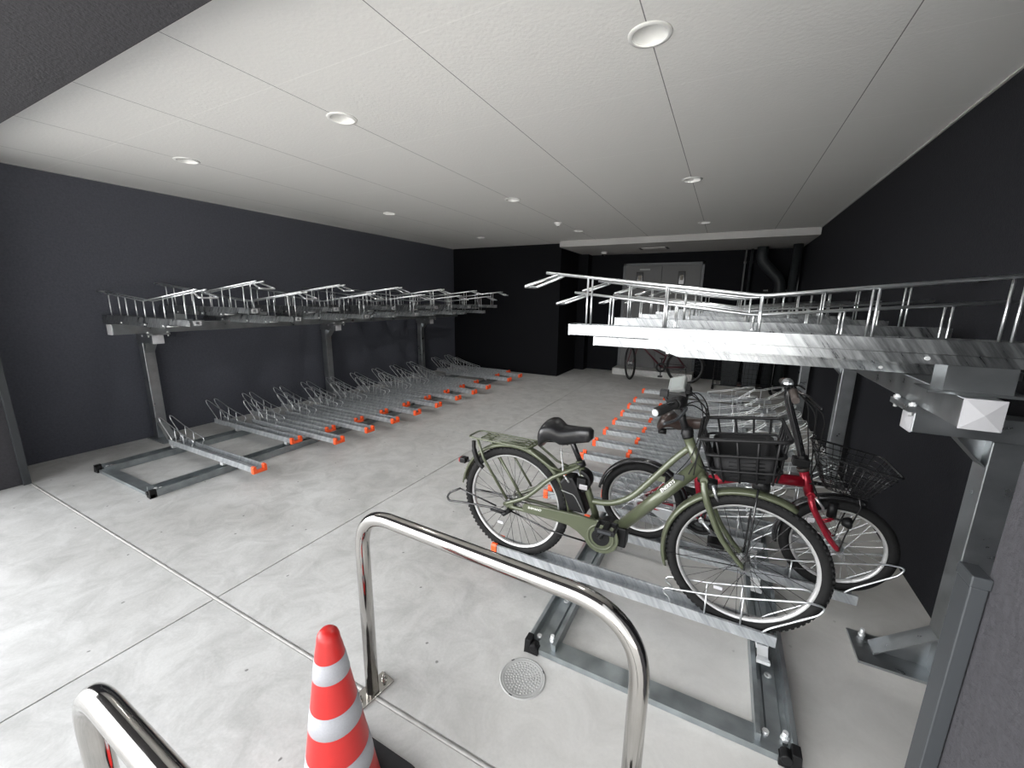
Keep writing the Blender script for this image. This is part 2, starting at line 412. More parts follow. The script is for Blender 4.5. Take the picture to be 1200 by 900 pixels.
# doors in the far wall
def leaf(n, x0, x1, wx0, wx1):
    d = MB(); d.box((x0, YD-.045, .13), (x1, YD-.004, 2.19)); o = struct(d.build('door_%d' % n, door_m, bevel=.003))
    f = MB(); f.box((wx0, YD-.053, 1.80), (wx1, YD-.045, 2.07)); f.build('window_frame', black_pl, o)
    f = MB(); f.box((wx0+.02, YD-.056, 1.83), (wx1-.02, YD-.053, 2.04)); f.build('glass_pane', glass_blk, o)
    f = MB(); f.box((wx0+.04, YD-.058, 1.90), (wx1-.035, YD-.0562, 2.0)); f.build('posted_notice', paper, o, label='pale notice behind the door glass')
    hx = x1-.07 if n == 1 else x0+.07
    f = MB(); f.tube(fillet([(hx, YD-.045, 1.05), (hx, YD-.10, 1.05), (hx+(-.12 if n == 1 else .12), YD-.10, 1.05)], .02), .010, 8); f.box((hx-.02, YD-.05, .98), (hx+.02, YD-.045, 1.12))
    f.build('door_handle', steel, o)
    return o
d1 = leaf(1, -1.92, -1.216, -1.70, -1.56); d2 = leaf(2, -1.21, -.505, -.905, -.775)
struct(MB().box((-1.97, YD-.03, .13), (-1.922, YD, 2.24)).box((-.503, YD-.03, .13), (-.455, YD, 2.24)).box((-1.97, YD-.03, 2.192), (-.455, YD, 2.24)).build('trim_6', frame_m))
struct(MB().box((-1.98, 8.33, 0), (-.45, YD, .13)).build('trim_7', conc, bevel=.006))
o = tag(MB().box((-1.64, YD-.052, 2.10), (-1.44, YD-.045, 2.13)).build('door_sign', grey_pl), 'thin pale name plate at the top of the left leaf of the far double door', 'sign')
rd = thing('card_reader', (-1.62, YD-.045, 1.45), 'small card reader with a red light on the far double door', 'card reader')
MB().box((-1.69, YD-.06, 1.44), (-1.52, YD-.045, 1.56)).build('body', frame_m, rd, bevel=.003)
MB().cyl((-1.60, YD-.066, 1.50), (-1.60, YD-.058, 1.50), .012, 12).build('indicator_light', red_light, rd)

# ------------------------------------------------------------------ ceiling fittings
dl = thing('downlight', (0, 0, ZC), '', 'ceiling light', 'recessed downlights in the ceiling')
MB().ring((0, 0, ZC), .07, [(-.004, 0), (.016, 0), (.014, -.004), (0, -.007), (-.004, -.004)], 'z', 40).build('trim_ring', lamp_white, dl)
MB().lathe((0, 0, ZC), [(.0665, -.003), (.060, .02), (.045, .055), (.036, .075), (.036, .09)], 40).build('reflector', lamp_white, dl)
MB().lathe((0, 0, ZC), [(.036, .072), (.03, .069), (.0001, .067)], 32).build('lamp_lens', lamp_glass, dl)
rowname = ['nearest the opening', 'midway along the ceiling', 'near the back of the ceiling']; colname = ['left-hand', 'middle', 'right-hand']
for i, x in enumerate(LX):
    for j, y in enumerate(LY):
        c = dl if (i, j) == (0, 0) else copy_tree(dl)
        if True:
            ld = bpy.data.lights.new('downlight_fill', 'SPOT'); ld.energy = FILL_W; ld.spot_size = math.radians(150); ld.spot_blend = 1.0; ld.shadow_soft_size = .035; ld.color = (1, .985, .96)  # low output added to brighten the dim back; the fittings themselves look unlit
            lo_ = bpy.data.objects.new('downlight_fill', ld); COL.objects.link(lo_); lo_.location = (0, 0, -.004); lo_.parent = c
        c.location = (x, y, ZC); c['label'] = 'round white recessed downlight, %s of the three %s' % (colname[i], rowname[j])
sd = thing('smoke_detector', (-2.17, 5.49, ZC), 'small white domed smoke detector on the ceiling between two middle downlights', 'smoke detector')
MB().lathe((-2.17, 5.49, ZC), [(.055, 0), (.055, -.012), (.038, -.018), (.036, -.034), (.022, -.044), (.0001, -.046)], 28).build('housing', lamp_white, sd)
MB().cyl((-2.17, 5.49, ZC-.052), (-2.17, 5.49, ZC-.045), .008, 10).build('sensor', black_pl, sd)
cc = thing('dome_camera', (-2.25, 8.2, 2.43), 'white dome security camera with a black lens under the low bulkhead', 'security camera')
MB().lathe((-2.25, 8.2, 2.43), [(.06, 0), (.06, -.03), (.05, -.045), (.0001, -.045)], 28).build('housing', lamp_white, cc)
MB().lathe((-2.25, 8.2, 2.385), [(.045, 0), (.042, -.02), (.03, -.036), (.0001, -.044)], 28).build('dome', black_gloss, cc)
vh = thing('ceiling_hatch', (-1.28, 7.95, 2.43), 'flat white hatch with a dark slot at each end, under the low bulkhead', 'ceiling hatch')
MB().box((-1.48, 7.82, 2.422), (-1.08, 8.08, 2.43)).build('panel', lamp_white, vh)
MB().box((-1.53, 7.82, 2.424), (-1.485, 8.08, 2.43)).box((-1.075, 7.82, 2.424), (-1.03, 8.08, 2.43)).build('slot', black_pl, vh)

# ------------------------------------------------------------------ gate posts by the jambs
def jamb_post(x0, x1, label):
    t = thing('guide_post', ((x0+x1)/2, .873, 0), label, 'post')
    MB().box((x0, .852, 0), (x1, .895, 1.055)).build('post_body', frame_m, t, bevel=.002)
    MB().box((x0-.0015, .850, 1.055), (x1+.0015, .897, 1.075)).build('post_cap', frame_m, t, bevel=.002)
jamb_post(.396, .4185, 'slim dark grey metal guide post fixed to the right-hand jamb of the opening')
jamb_post(-4.8185, -4.790, 'slim dark grey metal guide post fixed to the left-hand jamb')

# ------------------------------------------------------------------ two-tier racks
def rack(px, sgn, label, y0, y1, cols, beam0):
    """sgn=+1: wall on the +x side at px. d is measured from the wall towards the aisle"""
    X = lambda d: px - sgn*d
    t = thing('bicycle_rack', (X(1.17), y0, 0), label, 'bicycle rack')
    for d in (.74, 1.60):
        m = MB()
        prof = [(-.062, 0), (-.062, .056), (-.046, .056), (-.046, .012), (-.026, .012), (-.022, .022), (.022, .022), (.026, .012), (.046, .012), (.046, .056), (.062, .056), (.062, 0)]
        m.prism([(X(d)+a*sgn, z+.002) for a, z in prof], y0+.02, y1, 'y')
        r_ = m.build('base_rail', galv_dark, t)
        k = MB(); o_ = -sgn if d > 1 else sgn
        k.box((X(d)+o_*.006, y0-.012, 0), (X(d)+o_*.067, y0+.022, .032)); k.box((X(d)+o_*.040, y0-.012, .0), (X(d)+o_*.067, y0+.032, .064)); k.box((X(d)+o_*.006, y0-.008, .0), (X(d)+o_*.04, y0+.04, .026))
        k.cyl((X(d)+o_*.026, y0-.018, .036), (X(d)+o_*.026, y0+.02, .036), .017, 14)
        k.build('end_cap', black_pl, r_, bevel=.003)
        for dy in (.06,):
            q = MB(); q.cyl((X(d)-.028, y0+dy, .024), (X(d)-.028, y0+dy, .04), .011, 6); q.build('anchor_bolt', bracket_m, r_)
            q = MB(); q.cyl((X(d)+.03, y0+dy+.01, .02), (X(d)+.03, y0+dy+.01, .055), .009, 8)
            q.cyl((X(d)+.03, y0+dy+.01, .022), (X(d)+.03, y0+dy+.01, .036), .014, 6)
        q.build('anchor_bolt', bracket_m, r_)
        for yy in (y0+.33,):
            MB().ring((X(d), yy, .024), .011, [(-.009, 0), (.003, 0), (.003, .0015), (-.009, .0015)], 'z', 16).build('anchor_cover', bracket_m, r_)
    ys_ = [y0, (y0+y1)/2, y1-.08]
    for yy in ys_:
        m = MB(); a, b = sorted((X(.80), X(1.54)))
        e_ = .078 if yy == y0 else -.005
        m.prism([(yy, .001), (yy, .027), (yy+.082, .027), (yy+.082, .001), (yy+.076, .001), (yy+.076, .021), (yy+.006, .021), (yy+.006, .001)], a-e_, b+e_, 'x')
        m.build('cross_bar', galv_dark, t)
    for yc in cols:
        m = MB(); a, b = sorted((X(.05), X(.145))); m.box((a, yc-.047, .01), (b, yc+.047, 1.02)); cob = m.build('column', galv, t, bevel=.004)
        m = MB(); a2, b2 = sorted((X(.03), X(.388))); m.box((a2, yc-.10, .001), (b2, yc+.10, .012)); m.build('foot_plate', galv, cob)
        for (d0, z0, d1, z1) in ((.145, .17, .325, .015), (.145, .92, .235, 1.02)):
            m = MB(); n_ = .005
            m.prism([(X(d0), z0), (X(d1), z1), (X(d1), z1+n_*1.4), (X(d0), z0+n_*1.4)] if z0 < .5 else [(X(d0), z0), (X(d1), z1), (X(d1), z1-n_), (X(d0), z0-n_)], yc-.042, yc+.042, 'y')
            zb = .012 if z0 < .5 else 1.02
            m.prism([(X(d0), z0), (X(d1), z1), (X(d0), zb)], yc-.004, yc+.004, 'y')
            m.build('gusset', galv, cob)
        for dx in (.34,):
            for dy in (.07,):
                q = MB(); q.cyl((X(dx), yc+dy, .012), (X(dx), yc+dy, .05), .008, 8); q.cyl((X(dx), yc+dy, .012), (X(dx), yc+dy, .026), .014, 6)
                q.build('anchor_bolt', bracket_m, cob)
        m = MB(); a, b = sorted((X(.03), X(.368))); m.box((a, yc-.046, 1.02), (b, yc+.046, 1.105)); arm = m.build('support_arm', galv, t, bevel=.003)
        cx_ = X(.368); e_ = -sgn
        m = MB(); c0 = [(cx_, yc-.047, 1.019), (cx_, yc+.047, 1.019), (cx_, yc+.047, 1.106), (cx_, yc-.047, 1.106)]
        c1 = [(cx_+e_*.006, *p[1:]) for p in c0]; m.add(c0+c1+[(cx_+e_*.012, yc, 1.0625)], [(0, 1, 5, 4), (1, 2, 6, 5), (2, 3, 7, 6), (3, 0, 4, 7), (4, 5, 8), (5, 6, 8), (6, 7, 8), (7, 4, 8), (0, 3, 2, 1)])
        m.build('arm_end_cap', white_cap, arm)
        m = MB(); a, b = sorted((X(.245), X(.405))); m.box((a, yc-.095, 1.106), (b, yc+.095, 1.116)); m.box((a, yc-.095, 1.117), (b, yc+.095, 1.127)); pl = m.build('clamp_plate', galv, arm)
        q = MB()
        for bx in (.26, .39):
            for by in (-.08, .08): q.cyl((X(bx), yc+by, 1.09), (X(bx), yc+by, 1.142), .007, 8); q.cyl((X(bx), yc+by, 1.127), (X(bx), yc+by, 1.137), .012, 6)
        q.build('clamp_bolt', bracket_m, pl)
    a, b = sorted((X(.280), X(.372)))
    bm_ = MB().box((a, beam0+.006, 1.128), (b, y1, 1.222)).build('upper_beam', galv, t, bevel=.003)
    xm = (a+b)/2
    m = MB(); c0 = [(a-.001, beam0+.006, 1.127), (b+.001, beam0+.006, 1.127), (b+.001, beam0+.006, 1.223), (a-.001, beam0+.006, 1.223)]
    c1 = [(p[0], beam0, p[2]) for p in c0]
    m.add(c0+c1+[(xm, beam0-.009, 1.175)], [(0, 1, 5, 4), (1, 2, 6, 5), (2, 3, 7, 6), (3, 0, 4, 7), (4, 5, 8), (5, 6, 8), (6, 7, 8), (7, 4, 8), (0, 3, 2, 1)]); m.build('beam_end_cap', white_cap, bm_)
    return t
COLS_R = [2.075, 4.22, 6.15]; COLS_L = [1.935, 4.07, 6.20]
rack(XR, 1, 'galvanised two-tier rack frame along the right-hand wall, with bicycles parked on it', 1.362, 6.95, COLS_R, 1.70)
rack(XL, -1, 'galvanised two-tier rack frame standing along the left-hand wall, without any bicycle', 1.235, 7.05, COLS_L, 1.60)

# lower tray: local x = 0 at the aisle end, +x towards the wall; short row sits on raised brackets
def make_lower(dz, rails):
    t = thing('bicycle_tray', (0, 0, 0), '', 'bicycle tray')
    L = 1.36; zb = .088+dz; zt = zb+.05; w = .05
    m = MB(); prof = [(-w, zb), (-w, zt), (-w+.012, zt), (-w+.012, zt-.004), (-w+.004, zt-.004), (-w+.004, zb+.004), (w-.004, zb+.004), (w-.004, zt-.004), (w-.012, zt-.004), (w-.012, zt), (w, zt), (w, zb)]
    m.prism(prof, 0.0, L, 'x'); ch = m.build('channel', galv_tray, t)
    # orange end piece, a thick U with clipped corners
    m = MB(); o_ = w+.006
    prof = [(-o_, zb-.006), (-o_, zt-.006), (-o_+.006, zt+.006), (-o_+.022, zt+.006), (-o_+.026, zt-.002), (-o_+.026, zb+.016), (o_-.026, zb+.016), (o_-.026, zt-.002), (o_-.022, zt+.006), (o_-.006, zt+.006), (o_, zt-.006), (o_, zb-.006)]
    m.prism(prof, -.012, .022, 'x')
    m.build('end_cap', orange, t, bevel=.002)
    g_ = MB()
    for s in (-1, 1):
        y = s*.043; z = dz
        top = [(.945, y, zt-.01), (.935, y, .165+z), (.905, y, .178+z), (.915, y, .205+z), (.95, y, .21+z), (1.10, y, .238+z), (1.25, y, .276+z), (1.44, y, .335+z), (1.50, y, .335+z), (1.485, y, .295+z), (1.33, y, .165+z), (1.30, y, zt-.01)]
        g_.tube(fillet(top, .02, 4), .0042, 7)
        for gx, gz in ((1.085, .235), (1.225, .270)): g_.cyl((gx, y, zb+.01), (gx, y, gz+z), .0036, 7)
    g_.build('wheel_guide', wire_m, t)
    for rx in rails:
        b_ = MB(); b_.box((rx-.022, -.048, .060), (rx+.022, .048, zb-.0005))
        prof = [(-.048, zb-.001), (-.048, zb-.006), (-.090, .064), (-.118, .064), (-.118, .058), (-.093, .058), (-.046, zb-.012)]
        b_.prism([(p[0], p[1]) for p in prof], rx-.02, rx+.02, 'x')
        b_.box((rx-.024, -.128, .058), (rx+.024, -.112, .072))
        b_.build('mounting_bracket', bracket_m, t)
    return t
LONG_D, SHORT_D = 2.075, 1.705
longp = make_lower(0.0, [LONG_D-1.60, LONG_D-.76]); shortp = make_lower(0.0, [SHORT_D-1.60, SHORT_D-.76])
longR = [1.83, 2.58, 3.0, 3.42, 3.81, 4.203, 4.61, 5.01, 5.41, 5.82, 6.48]
shortR = [2.30, 2.79, 3.21, 3.62, 4.015, 4.41, 4.81, 5.21, 5.62, 6.05, 6.68]
longL = [1.80, 2.585, 2.978, 3.36, 3.747, 4.169, 4.622, 5.047, 5.459, 6.182, 6.607]
shortL = [2.384, 2.78, 3.168, 3.559, 3.96, 4.40, 4.845, 5.26, 5.68, 6.40, 6.83]
ORD = ['first', 'second', 'third', 'fourth', 'fifth', 'sixth', 'seventh', 'eighth', 'ninth', 'tenth', 'eleventh', 'twelfth']
used = {'l': False, 's': False, 'u': False}
def place(proto, key, loc, rot, label, group):
    c = proto if not used[key] else copy_tree(proto)
    used[key] = True
    c.location = loc; c.rotation_euler = (0, 0, rot); c['label'] = label; c['group'] = group
    return c
for side, longs, shorts in (('right', longR, shortR), ('left', longL, shortL)):
    for kind, ysl in (('l', longs), ('s', shorts)):
        for i, y in enumerate(ysl):
            D = LONG_D if kind == 'l' else SHORT_D
            loc = (XR-D, y, 0) if side == 'right' else (XL+D, y, 0)
            if kind == 'l':
                lab = '%s long orange-capped floor tray from the opening, %s rack' % (ORD[i], side)
                if side == 'right' and i == 0: lab = 'nearest floor tray of the right rack, under the olive green bicycle'
                if side == 'left' and i == 0: lab = 'lone nearest floor tray of the left rack, beside its first column'
            else:
                lab = '%s set-back orange-capped floor tray from the opening, %s rack' % (ORD[i], side)
                if side == 'right' and i == 0: lab = 'set-back floor tray of the right rack that holds the red folding bicycle'
            place(longp if kind == 'l' else shortp, kind, loc, 0 if side == 'right' else PI, lab, 'floor trays of the %s bicycle rack' % side)

# upper tray: local x = 0 at the wall, -x towards the aisle; local z = 0 at the beam top
def make_upper(high):
    t = thing('upper_bicycle_tray', (0, 0, 0), '', 'bicycle tray')
    zb = 1.258-1.222; rz = 0.0
    if high: zb += .087
    zt = zb+.046; w = .05
    prof = [(-w, zb), (-w, zt), (-w+.012, zt), (-w+.012, zt-.004), (-w+.004, zt-.004), (-w+.004, zb+.004), (w-.004, zb+.004), (w-.004, zt-.004), (w-.012, zt-.004), (w-.012, zt), (w, zt), (w, zb)]
    MB().prism(prof, -1.67, -.10, 'x').build('channel', galv_up, t)
    m = MB(); m.box((-1.676, -w-.002, zb-.002), (-1.67, w+.002, zt+.001)); ep = m.build('end_plate', galv, t)
    MB().box((-1.6785, -.028, zb+.006), (-1.676, .028, zt-.005)).build('number_sticker', white_cap, ep, label='white sticker with a small dark mark')
    MB().box((-1.680, -.012, zb+.013), (-1.6785, .012, zt-.012)).box((-1.6813, -.006, zb+.018), (-1.68, .006, zt-.017)).build('sticker_mark', galv_dark, t)
    # sliding rail under it with a slanted nose
    h = .034
    MB().prism([(-1.33, zb-.002), (-1.24, zb-h), (-.04, zb-h), (-.04, zb-.002)], -.036, .036, 'y').build('slide_rail', galv_up, t)
    q = MB()
    for bx in (-1.29, -1.22, -.9, -.45):
        q.cyl((bx, -.042, zb-.016), (bx, .042, zb-.016), .007, 8)
    q.build('rail_bolt', bracket_m, t)
    if high:
        m = MB(); m.box((-.40, -.045, .0), (-.24, .045, .006)); m.box((-.40, -.045, .006), (-.394, .045, zb-h)); m.box((-.246, -.045, .006), (-.24, .045, zb-h)); m.box((-.394, .039, .006), (-.246, .045, zb-h)); m.box((-.394, -.045, .006), (-.246, -.039, zb-h))
        m.box((-.44, -.06, -.0), (-.20, .06, .008)); m.build('riser', galv, t)
    # guide rails: V shaped top wires with paired uprights and a turned-down handle
    zm = zt+(.138 if not high else .133); zf = zt+(.232 if not high else .225); zr = zt+(.215 if not high else .218)
    g_ = MB(); ups = (-.27, -.60, -.93, -1.27, -1.60)
    def topz(x):
        return zm+(zr-zm)*((x+.93)/(.93-.05)) if x > -.93 else zm+(zf-zm)*((-.93-x)/(1.78-.93))
    for s in (-1, 1):
        y = s*.033
        g_.tube(fillet([(-.05, y, zr), (-.93, y, zm), (-1.80, y, zf+.004)], .03, 4), .0062, 8)
        for x in ups: g_.cyl((x, y, zb+.01), (x, y, topz(x)), .0045, 7)
    g_.tube([(-.05, -.033, zr), (-.05, .033, zr)], .0062, 8)
    g_.build('guide_rail', wire_m, t)
    hd = MB(); hd.tube(fillet([(-1.74, -.033, zf-.008), (-1.895, -.066, zf-.058), (-1.895, .066, zf-.058), (-1.74, .033, zf-.008)], .014, 4), .0070, 8)
    hd.build('pull_handle', wire_m, t)
    return t
hi = make_upper(True); lo = make_upper(False)
hiR = [1.82+.865*k for k in range(6)]; loR = [2.23+.865*k for k in range(6)]
hiL = [2.14+.845*k for k in range(6)]; loL = [1.69+.855*k for k in range(6)]
first = {True: True, False: True}
for side, hs, ls in (('right', hiR, loR), ('left', hiL, loL)):
    for isHi, ysl in ((True, hs), (False, ls)):
        for i, y in enumerate(ysl):
            p = hi if isHi else lo
            c = p if first[isHi] else copy_tree(p); first[isHi] = False
            c.location = (XR if side == 'right' else XL, y, 1.222); c.rotation_euler = (0, 0, 0 if side == 'right' else PI)
            lv = 'raised' if isHi else 'low-set'
            c['label'] = 'upper wire-guided tray of the %s rack, %s %s one from the opening' % (side, ORD[i], lv)
            c['group'] = 'upper-tier trays of the %s bicycle rack' % side

# ------------------------------------------------------------------ bicycle helpers
def tyre(m, c, R, r, yawc=None, n=72, blocks=0):
    prof = [(-r*.9, -r*.62), (-r*.2, -r*1.0), (r*.5, -r*.86), (r*.9, -r*.45), (r, 0), (r*.9, r*.45), (r*.5, r*.86), (-r*.2, r*1.0), (-r*.9, r*.62)]
    m.ring(c, R-r, prof, 'y', n)
    for i in range(blocks):
        a = 2*PI*(i+.25)/blocks
        for s in (-1, 1):
            aa = a+(PI/blocks if s > 0 else 0)
            ca, sa = math.cos(aa), math.sin(aa); rad = Vector((ca, 0, sa)); tan = Vector((-sa, 0, ca)); Y = Vector((0, 1, 0))
            p = Vector(c)+rad*(R-.005)+Y*s*r*.5; hx, hy, hz = .006, r*.34, .0065
            vs = [p+tan*a_*hx+Y*b_*hy+rad*(c_*hz-(abs(b_-s*1.0) < .1)*.005) for c_ in (-1, 1) for b_ in (-1, 1) for a_ in (-1, 1)]
            m.add(vs, [(0, 1, 3, 2), (4, 6, 7, 5), (0, 4, 5, 1), (2, 3, 7, 6), (0, 2, 6, 4), (1, 5, 7, 3)])
def wheel(parent, name, c, R, r, spm, yaw=0, blocks=0, nsp=32, hubr=.016, dark_rim=False):
    """a wheel in the x-z plane about c"""
    c = Vector(c)
    def rot(mb):
        if yaw:
            k = Matrix.Rotation(yaw, 4, 'Z')
            mb.v = [tuple(c+k @ (Vector(v)-c)) for v in mb.v]
        return mb
    m = MB(); tyre(m, c, R, r, blocks=blocks); w = rot(m).build(name, black_rub, parent)
    m = MB(); rr = R-r*1.75; m.ring(c, rr, [(-.016, -.006), (-.010, -.012), (.006, -.0135), (.006, .0135), (-.010, .012), (-.016, .006)], 'y', 72); rot(m).build('rim', spoke_blk if dark_rim else rim_m, w)
    m = MB()
    for i in range(nsp):
        a = 2*PI*i/nsp; s = 1 if i % 2 else -1; off = (.55 if (i//2) % 2 else -.55)
        p = c+Vector(((rr-.014)*math.cos(a), s*.003, (rr-.014)*math.sin(a))); q = c+Vector((.022*math.cos(a+off*2.2), s*.028, .022*math.sin(a+off*2.2)))
        m.tube([p, q], .00125, 5, caps=False)
    m.cyl(c+Vector((rr*.72, -.006, .06)), c+Vector((rr*.80, -.006, .075)), .001, 4)
    rot(m).build('spokes', spm, w)
    m = MB(); m.lathe(c, [(.0001, -.05), (.006, -.05), (.006, -.036), (.026, -.034), (.026, -.029), (hubr, -.026), (hubr, .026), (.026, .029), (.026, .034), (.006, .036), (.006, .05), (.0001, .05)], 20, 'y'); rot(m).build('hub', alu, w)
    return w
def arc_pts(c, R, a0, a1, n=24): return [(c[0]+R*math.cos(a0+(a1-a0)*i/n), c[1], c[2]+R*math.sin(a0+(a1-a0)*i/n)) for i in range(n+1)]
def fender(parent, c, R, w, a0, a1, m_, name='mudguard', yaw=0):
    m = MB(); prof = [(-.012, -w), (.000, -w*.9), (.006, -w*.5), (.008, 0), (.006, w*.5), (.0, w*.9), (-.012, w), (-.010, w*.86), (.003, w*.45), (.005, 0), (.003, -w*.45), (-.010, -w*.86)]
    m.ring(c, R, prof, 'y', 32, True, a0, a1)
    if yaw:
        k = Matrix.Rotation(yaw, 4, 'Z'); C_ = Vector(c); m.v = [tuple(C_+k @ (Vector(v)-C_)) for v in m.v]
    return m.build(name, m_, parent)
def saddle(parent, x0, x1, y, z0, z1, m_, hw=.085, drop=.07, puff=.03):
    """x0 tail, x1 nose; top heights z0,z1"""
    secs = []; N = 16; L = x1-x0
    for i in range(N+1):
        u = i/N; x = x0+L*u
        wv = hw*(1-.70*min(1, max(0, (u-.12)/.62))**1.1) if u > .12 else hw*(.55+.45*math.sin(u/.12*PI/2))
        if u > .93: wv *= math.sqrt(max(.15, 1-((u-.93)/.08)**2))
        zt = z0+(z1-z0)*u+puff*math.sin(min(1, u/.45)*PI)*.9-(.012 if u > .97 else 0)-(.035*(1-u/.08) if u < .08 else 0)
        dp = drop*(1-.42*u) if 0 < i < N else drop*.35
        sec = []
        for k in range(16):
            a = 2*PI*k/16; ca, sa = math.cos(a), math.sin(a)
            yy = wv*(abs(ca)**.8)*(1 if ca > 0 else -1)
            zz = zt-dp*.42+(dp*.42*(abs(sa)**.7) if sa > 0 else -dp*.58*(abs(sa)**.6)*1.0)
            sec.append((x, y+yy, zz))
        secs.append(sec)
    return MB().loft(secs).build('saddle', m_, parent)

# ------------------------------------------------------------------ olive green electric bicycle
GY = 1.83
gb = thing('bicycle', (-.37, GY, .092), 'olive green electric bicycle with a black front basket on the nearest right-hand tray', 'bicycle')
RH = Vector((-.924, GY, .412)); FH = Vector((.179, GY, .408)); TR = .312
rw = wheel(gb, 'rear_wheel', RH, TR, .023, spoke_blk, blocks=80, hubr=.03)
fw = wheel(gb, 'front_wheel', FH, TR, .023, spoke_blk, blocks=80)
for w_, h_ in ((rw, RH), (fw, FH)):
    MB().box((h_.x-.10, GY-.012, h_.z-.155), (h_.x-.065, GY-.004, h_.z-.14)).build('spoke_reflector', white_cap, w_)
fr = MB()
ST = Vector((-.561, GY, .70)); BB = Vector((-.435, GY, .385)); HT = Vector((-.088, GY, .925)); HB = Vector((-.013, GY, .752))
fr.tube([ST+Vector((-.008, 0, .02)), (-.466, GY, .44)], .017, 14)
fr.tube([HT, HB], .021, 16)
fr.tube([(HB.x-.015, GY, HB.z+.06), (-.345, GY, .425)], [.030, .028], 16)             # down tube
fr.tube(curve([(HT.x+.008, GY, HT.z-.045), (-.142, GY, .806), (-.245, GY, .665), (-.30, GY, .598), (-.36, GY, .553), (-.42, GY, .530), (-.492, GY, .522)], 6), .0145, 12)
fr.box((-.20, GY-.006, .700), (-.165, GY+.006, .725))
for s in (-1, 1):
    y = GY+s*.055
    fr.tube(curve([(RH.x-.035, y, .41), (RH.x+.10, y, .487), (-.70, y, .612), (-.62, GY+s*.045, .665), (ST.x+.005, GY+s*.012, .700)], 6), .0105, 10)
    fr.tube(curve([(RH.x, y, .405), (-.72, y, .405), (-.55, GY+s*.045, .395), (BB.x-.03, GY+s*.03, .385)], 6), .011, 10)
    fr.cyl((RH.x, y-.006, RH.z), (RH.x, y+.006, RH.z), .024, 14)
fr.tube(curve([(-.50, GY, .43), (-.455, GY, .41), (-.40, GY, .40), (-.345, GY, .43)], 5), .03, 12)
fr.build('frame', green_p, gb)
fk = MB()
for s in (-1, 1):
    y = GY+s*.052
    fk.tube(curve([(-.008, GY+s*.030, .752), (.004, y, .70), (.030, y, .63), (.075, y, .535), (.128, y, .465), (FH.x-.002, y, FH.z+.004)], 6), [.015]*6+[.0145]*6+[.013]*6+[.012]*6+[.0105]*6+[.009], 12)
fk.tube([(-.008, GY-.042, .757), (-.008, GY+.042, .757)], .015, 12)
fk.build('fork', green_p, gb)
hs = MB(); hs.tube([HT, HT+Vector((-.006, 0, .014))], .024, 16); hs.tube([HB, HB+Vector((.004, 0, -.010))], .024, 16); hs.build('headset', black_pl, gb)
# chain case
def disc_outline(cx, cz, R, a0, a1, n=22): return [(cx+R*math.cos(a0+(a1-a0)*i/n), cz+R*math.sin(a0+(a1-a0)*i/n)) for i in range(n+1)]
GC = (-.423, .379)
cc_ = MB()
outer = [(-.845, .425), (-.838, .448), (-.80, .453), (-.66, .462), (-.55, .466), (-.47, .466)]+disc_outline(GC[0], GC[1], .086, 1.25, -2.75)+[(-.545, .375), (-.60, .398), (-.66, .408), (-.75, .405), (-.84, .402)]
cc_.prism(outer, GY-.066, GY-.056, 'y')
ccase = None
c1 = MB(); c1.ring((GC[0], GY-.066, GC[1]), .062, [(-.004, -.004), (.004, -.004), (.006, .001), (-.006, .001)], 'y', 40)
c1.tube([(-.83, GY-.068, .448), (-.66, GY-.068, .458), (-.55, GY-.068, .462), (-.45, GY-.068, .463)], .004, 8)
ccase = cc_.build('chain_case', green_p, gb, bevel=.004); c1.build('case_rib', green_p, ccase)
MB().ring((GC[0], GY-.067, GC[1]), .0, [(.002, 0), (.043, 0), (.043, -.002), (.002, -.002)], 'y', 32, False).build('case_opening', black_pl, ccase, label='black round opening')
ang = math.radians(-2)
mt = Matrix.Translation((-.775, GY-.0662, .434)) @ Matrix.Rotation(-ang-.06, 4, 'Y') @ Matrix.Rotation(PI/2, 4, 'X')
text_mesh('SHIMANO', .017, .0006, 'case_lettering', white_txt, ccase, mt)
dn = (Vector((HB.x-.015, GY, HB.z+.06))-Vector((-.345, GY, .425))).normalized(); aa = math.atan2(dn.z, dn.x)
mt = Matrix.Translation((-.150, GY-.0300, .695)) @ Matrix.Rotation(-aa, 4, 'Y') @ Matrix.Rotation(PI/2, 4, 'X')
text_mesh('ENERSYS', .021, .0022, 'frame_lettering', white_txt, gb, mt)
# drive unit, cranks, pedals
MB().lathe((BB.x+.035, GY, BB.z+.0), [(.0001, -.05), (.05, -.05), (.062, -.04), (.062, .04), (.05, .05), (.0001, .05)], 24, 'y').box((BB.x+.03, GY-.035, BB.z-.05), (BB.x+.125, GY+.035, BB.z+.05)).build('drive_unit', black_pl, gb, bevel=.006)
ck = MB(); ck.tube([(BB.x+.01, GY-.072, BB.z), (BB.x+.035, GY-.088, BB.z+.05), (BB.x+.055, GY-.095, BB.z+.095)], [.014, .011, .012], 10)
ck.tube([(BB.x+.01, GY+.072, BB.z), (BB.x-.04, GY+.09, BB.z-.10)], .011, 10)
ck.cyl((BB.x+.01, GY-.078, BB.z), (BB.x+.01, GY+.078, BB.z), .015, 12); ckb = ck.build('crank', black_gloss, gb)
def pedal(c, s):
    m = MB(); x, y, z = c
    m.box((x-.045, y-.04, z-.012), (x-.035, y+.04, z+.012)); m.box((x+.035, y-.04, z-.012), (x+.045, y+.04, z+.012)); m.box((x-.045, y-.042, z-.012), (x+.045, y-.034, z+.012)); m.box((x-.045, y+.034, z-.012), (x+.045, y+.042, z+.012))
    m.box((x-.012, y-.042, z-.011), (x+.012, y+.042, z+.011)); m.cyl((x, y, z), (x, y-s*.06, z), .007, 8)
    p = m.build('pedal', black_pl, gb, bevel=.002)
    MB().box((x-.03, y-.0445, z-.006), (x+.03, y-.042, z+.006)).build('pedal_reflector', frame_m, p)
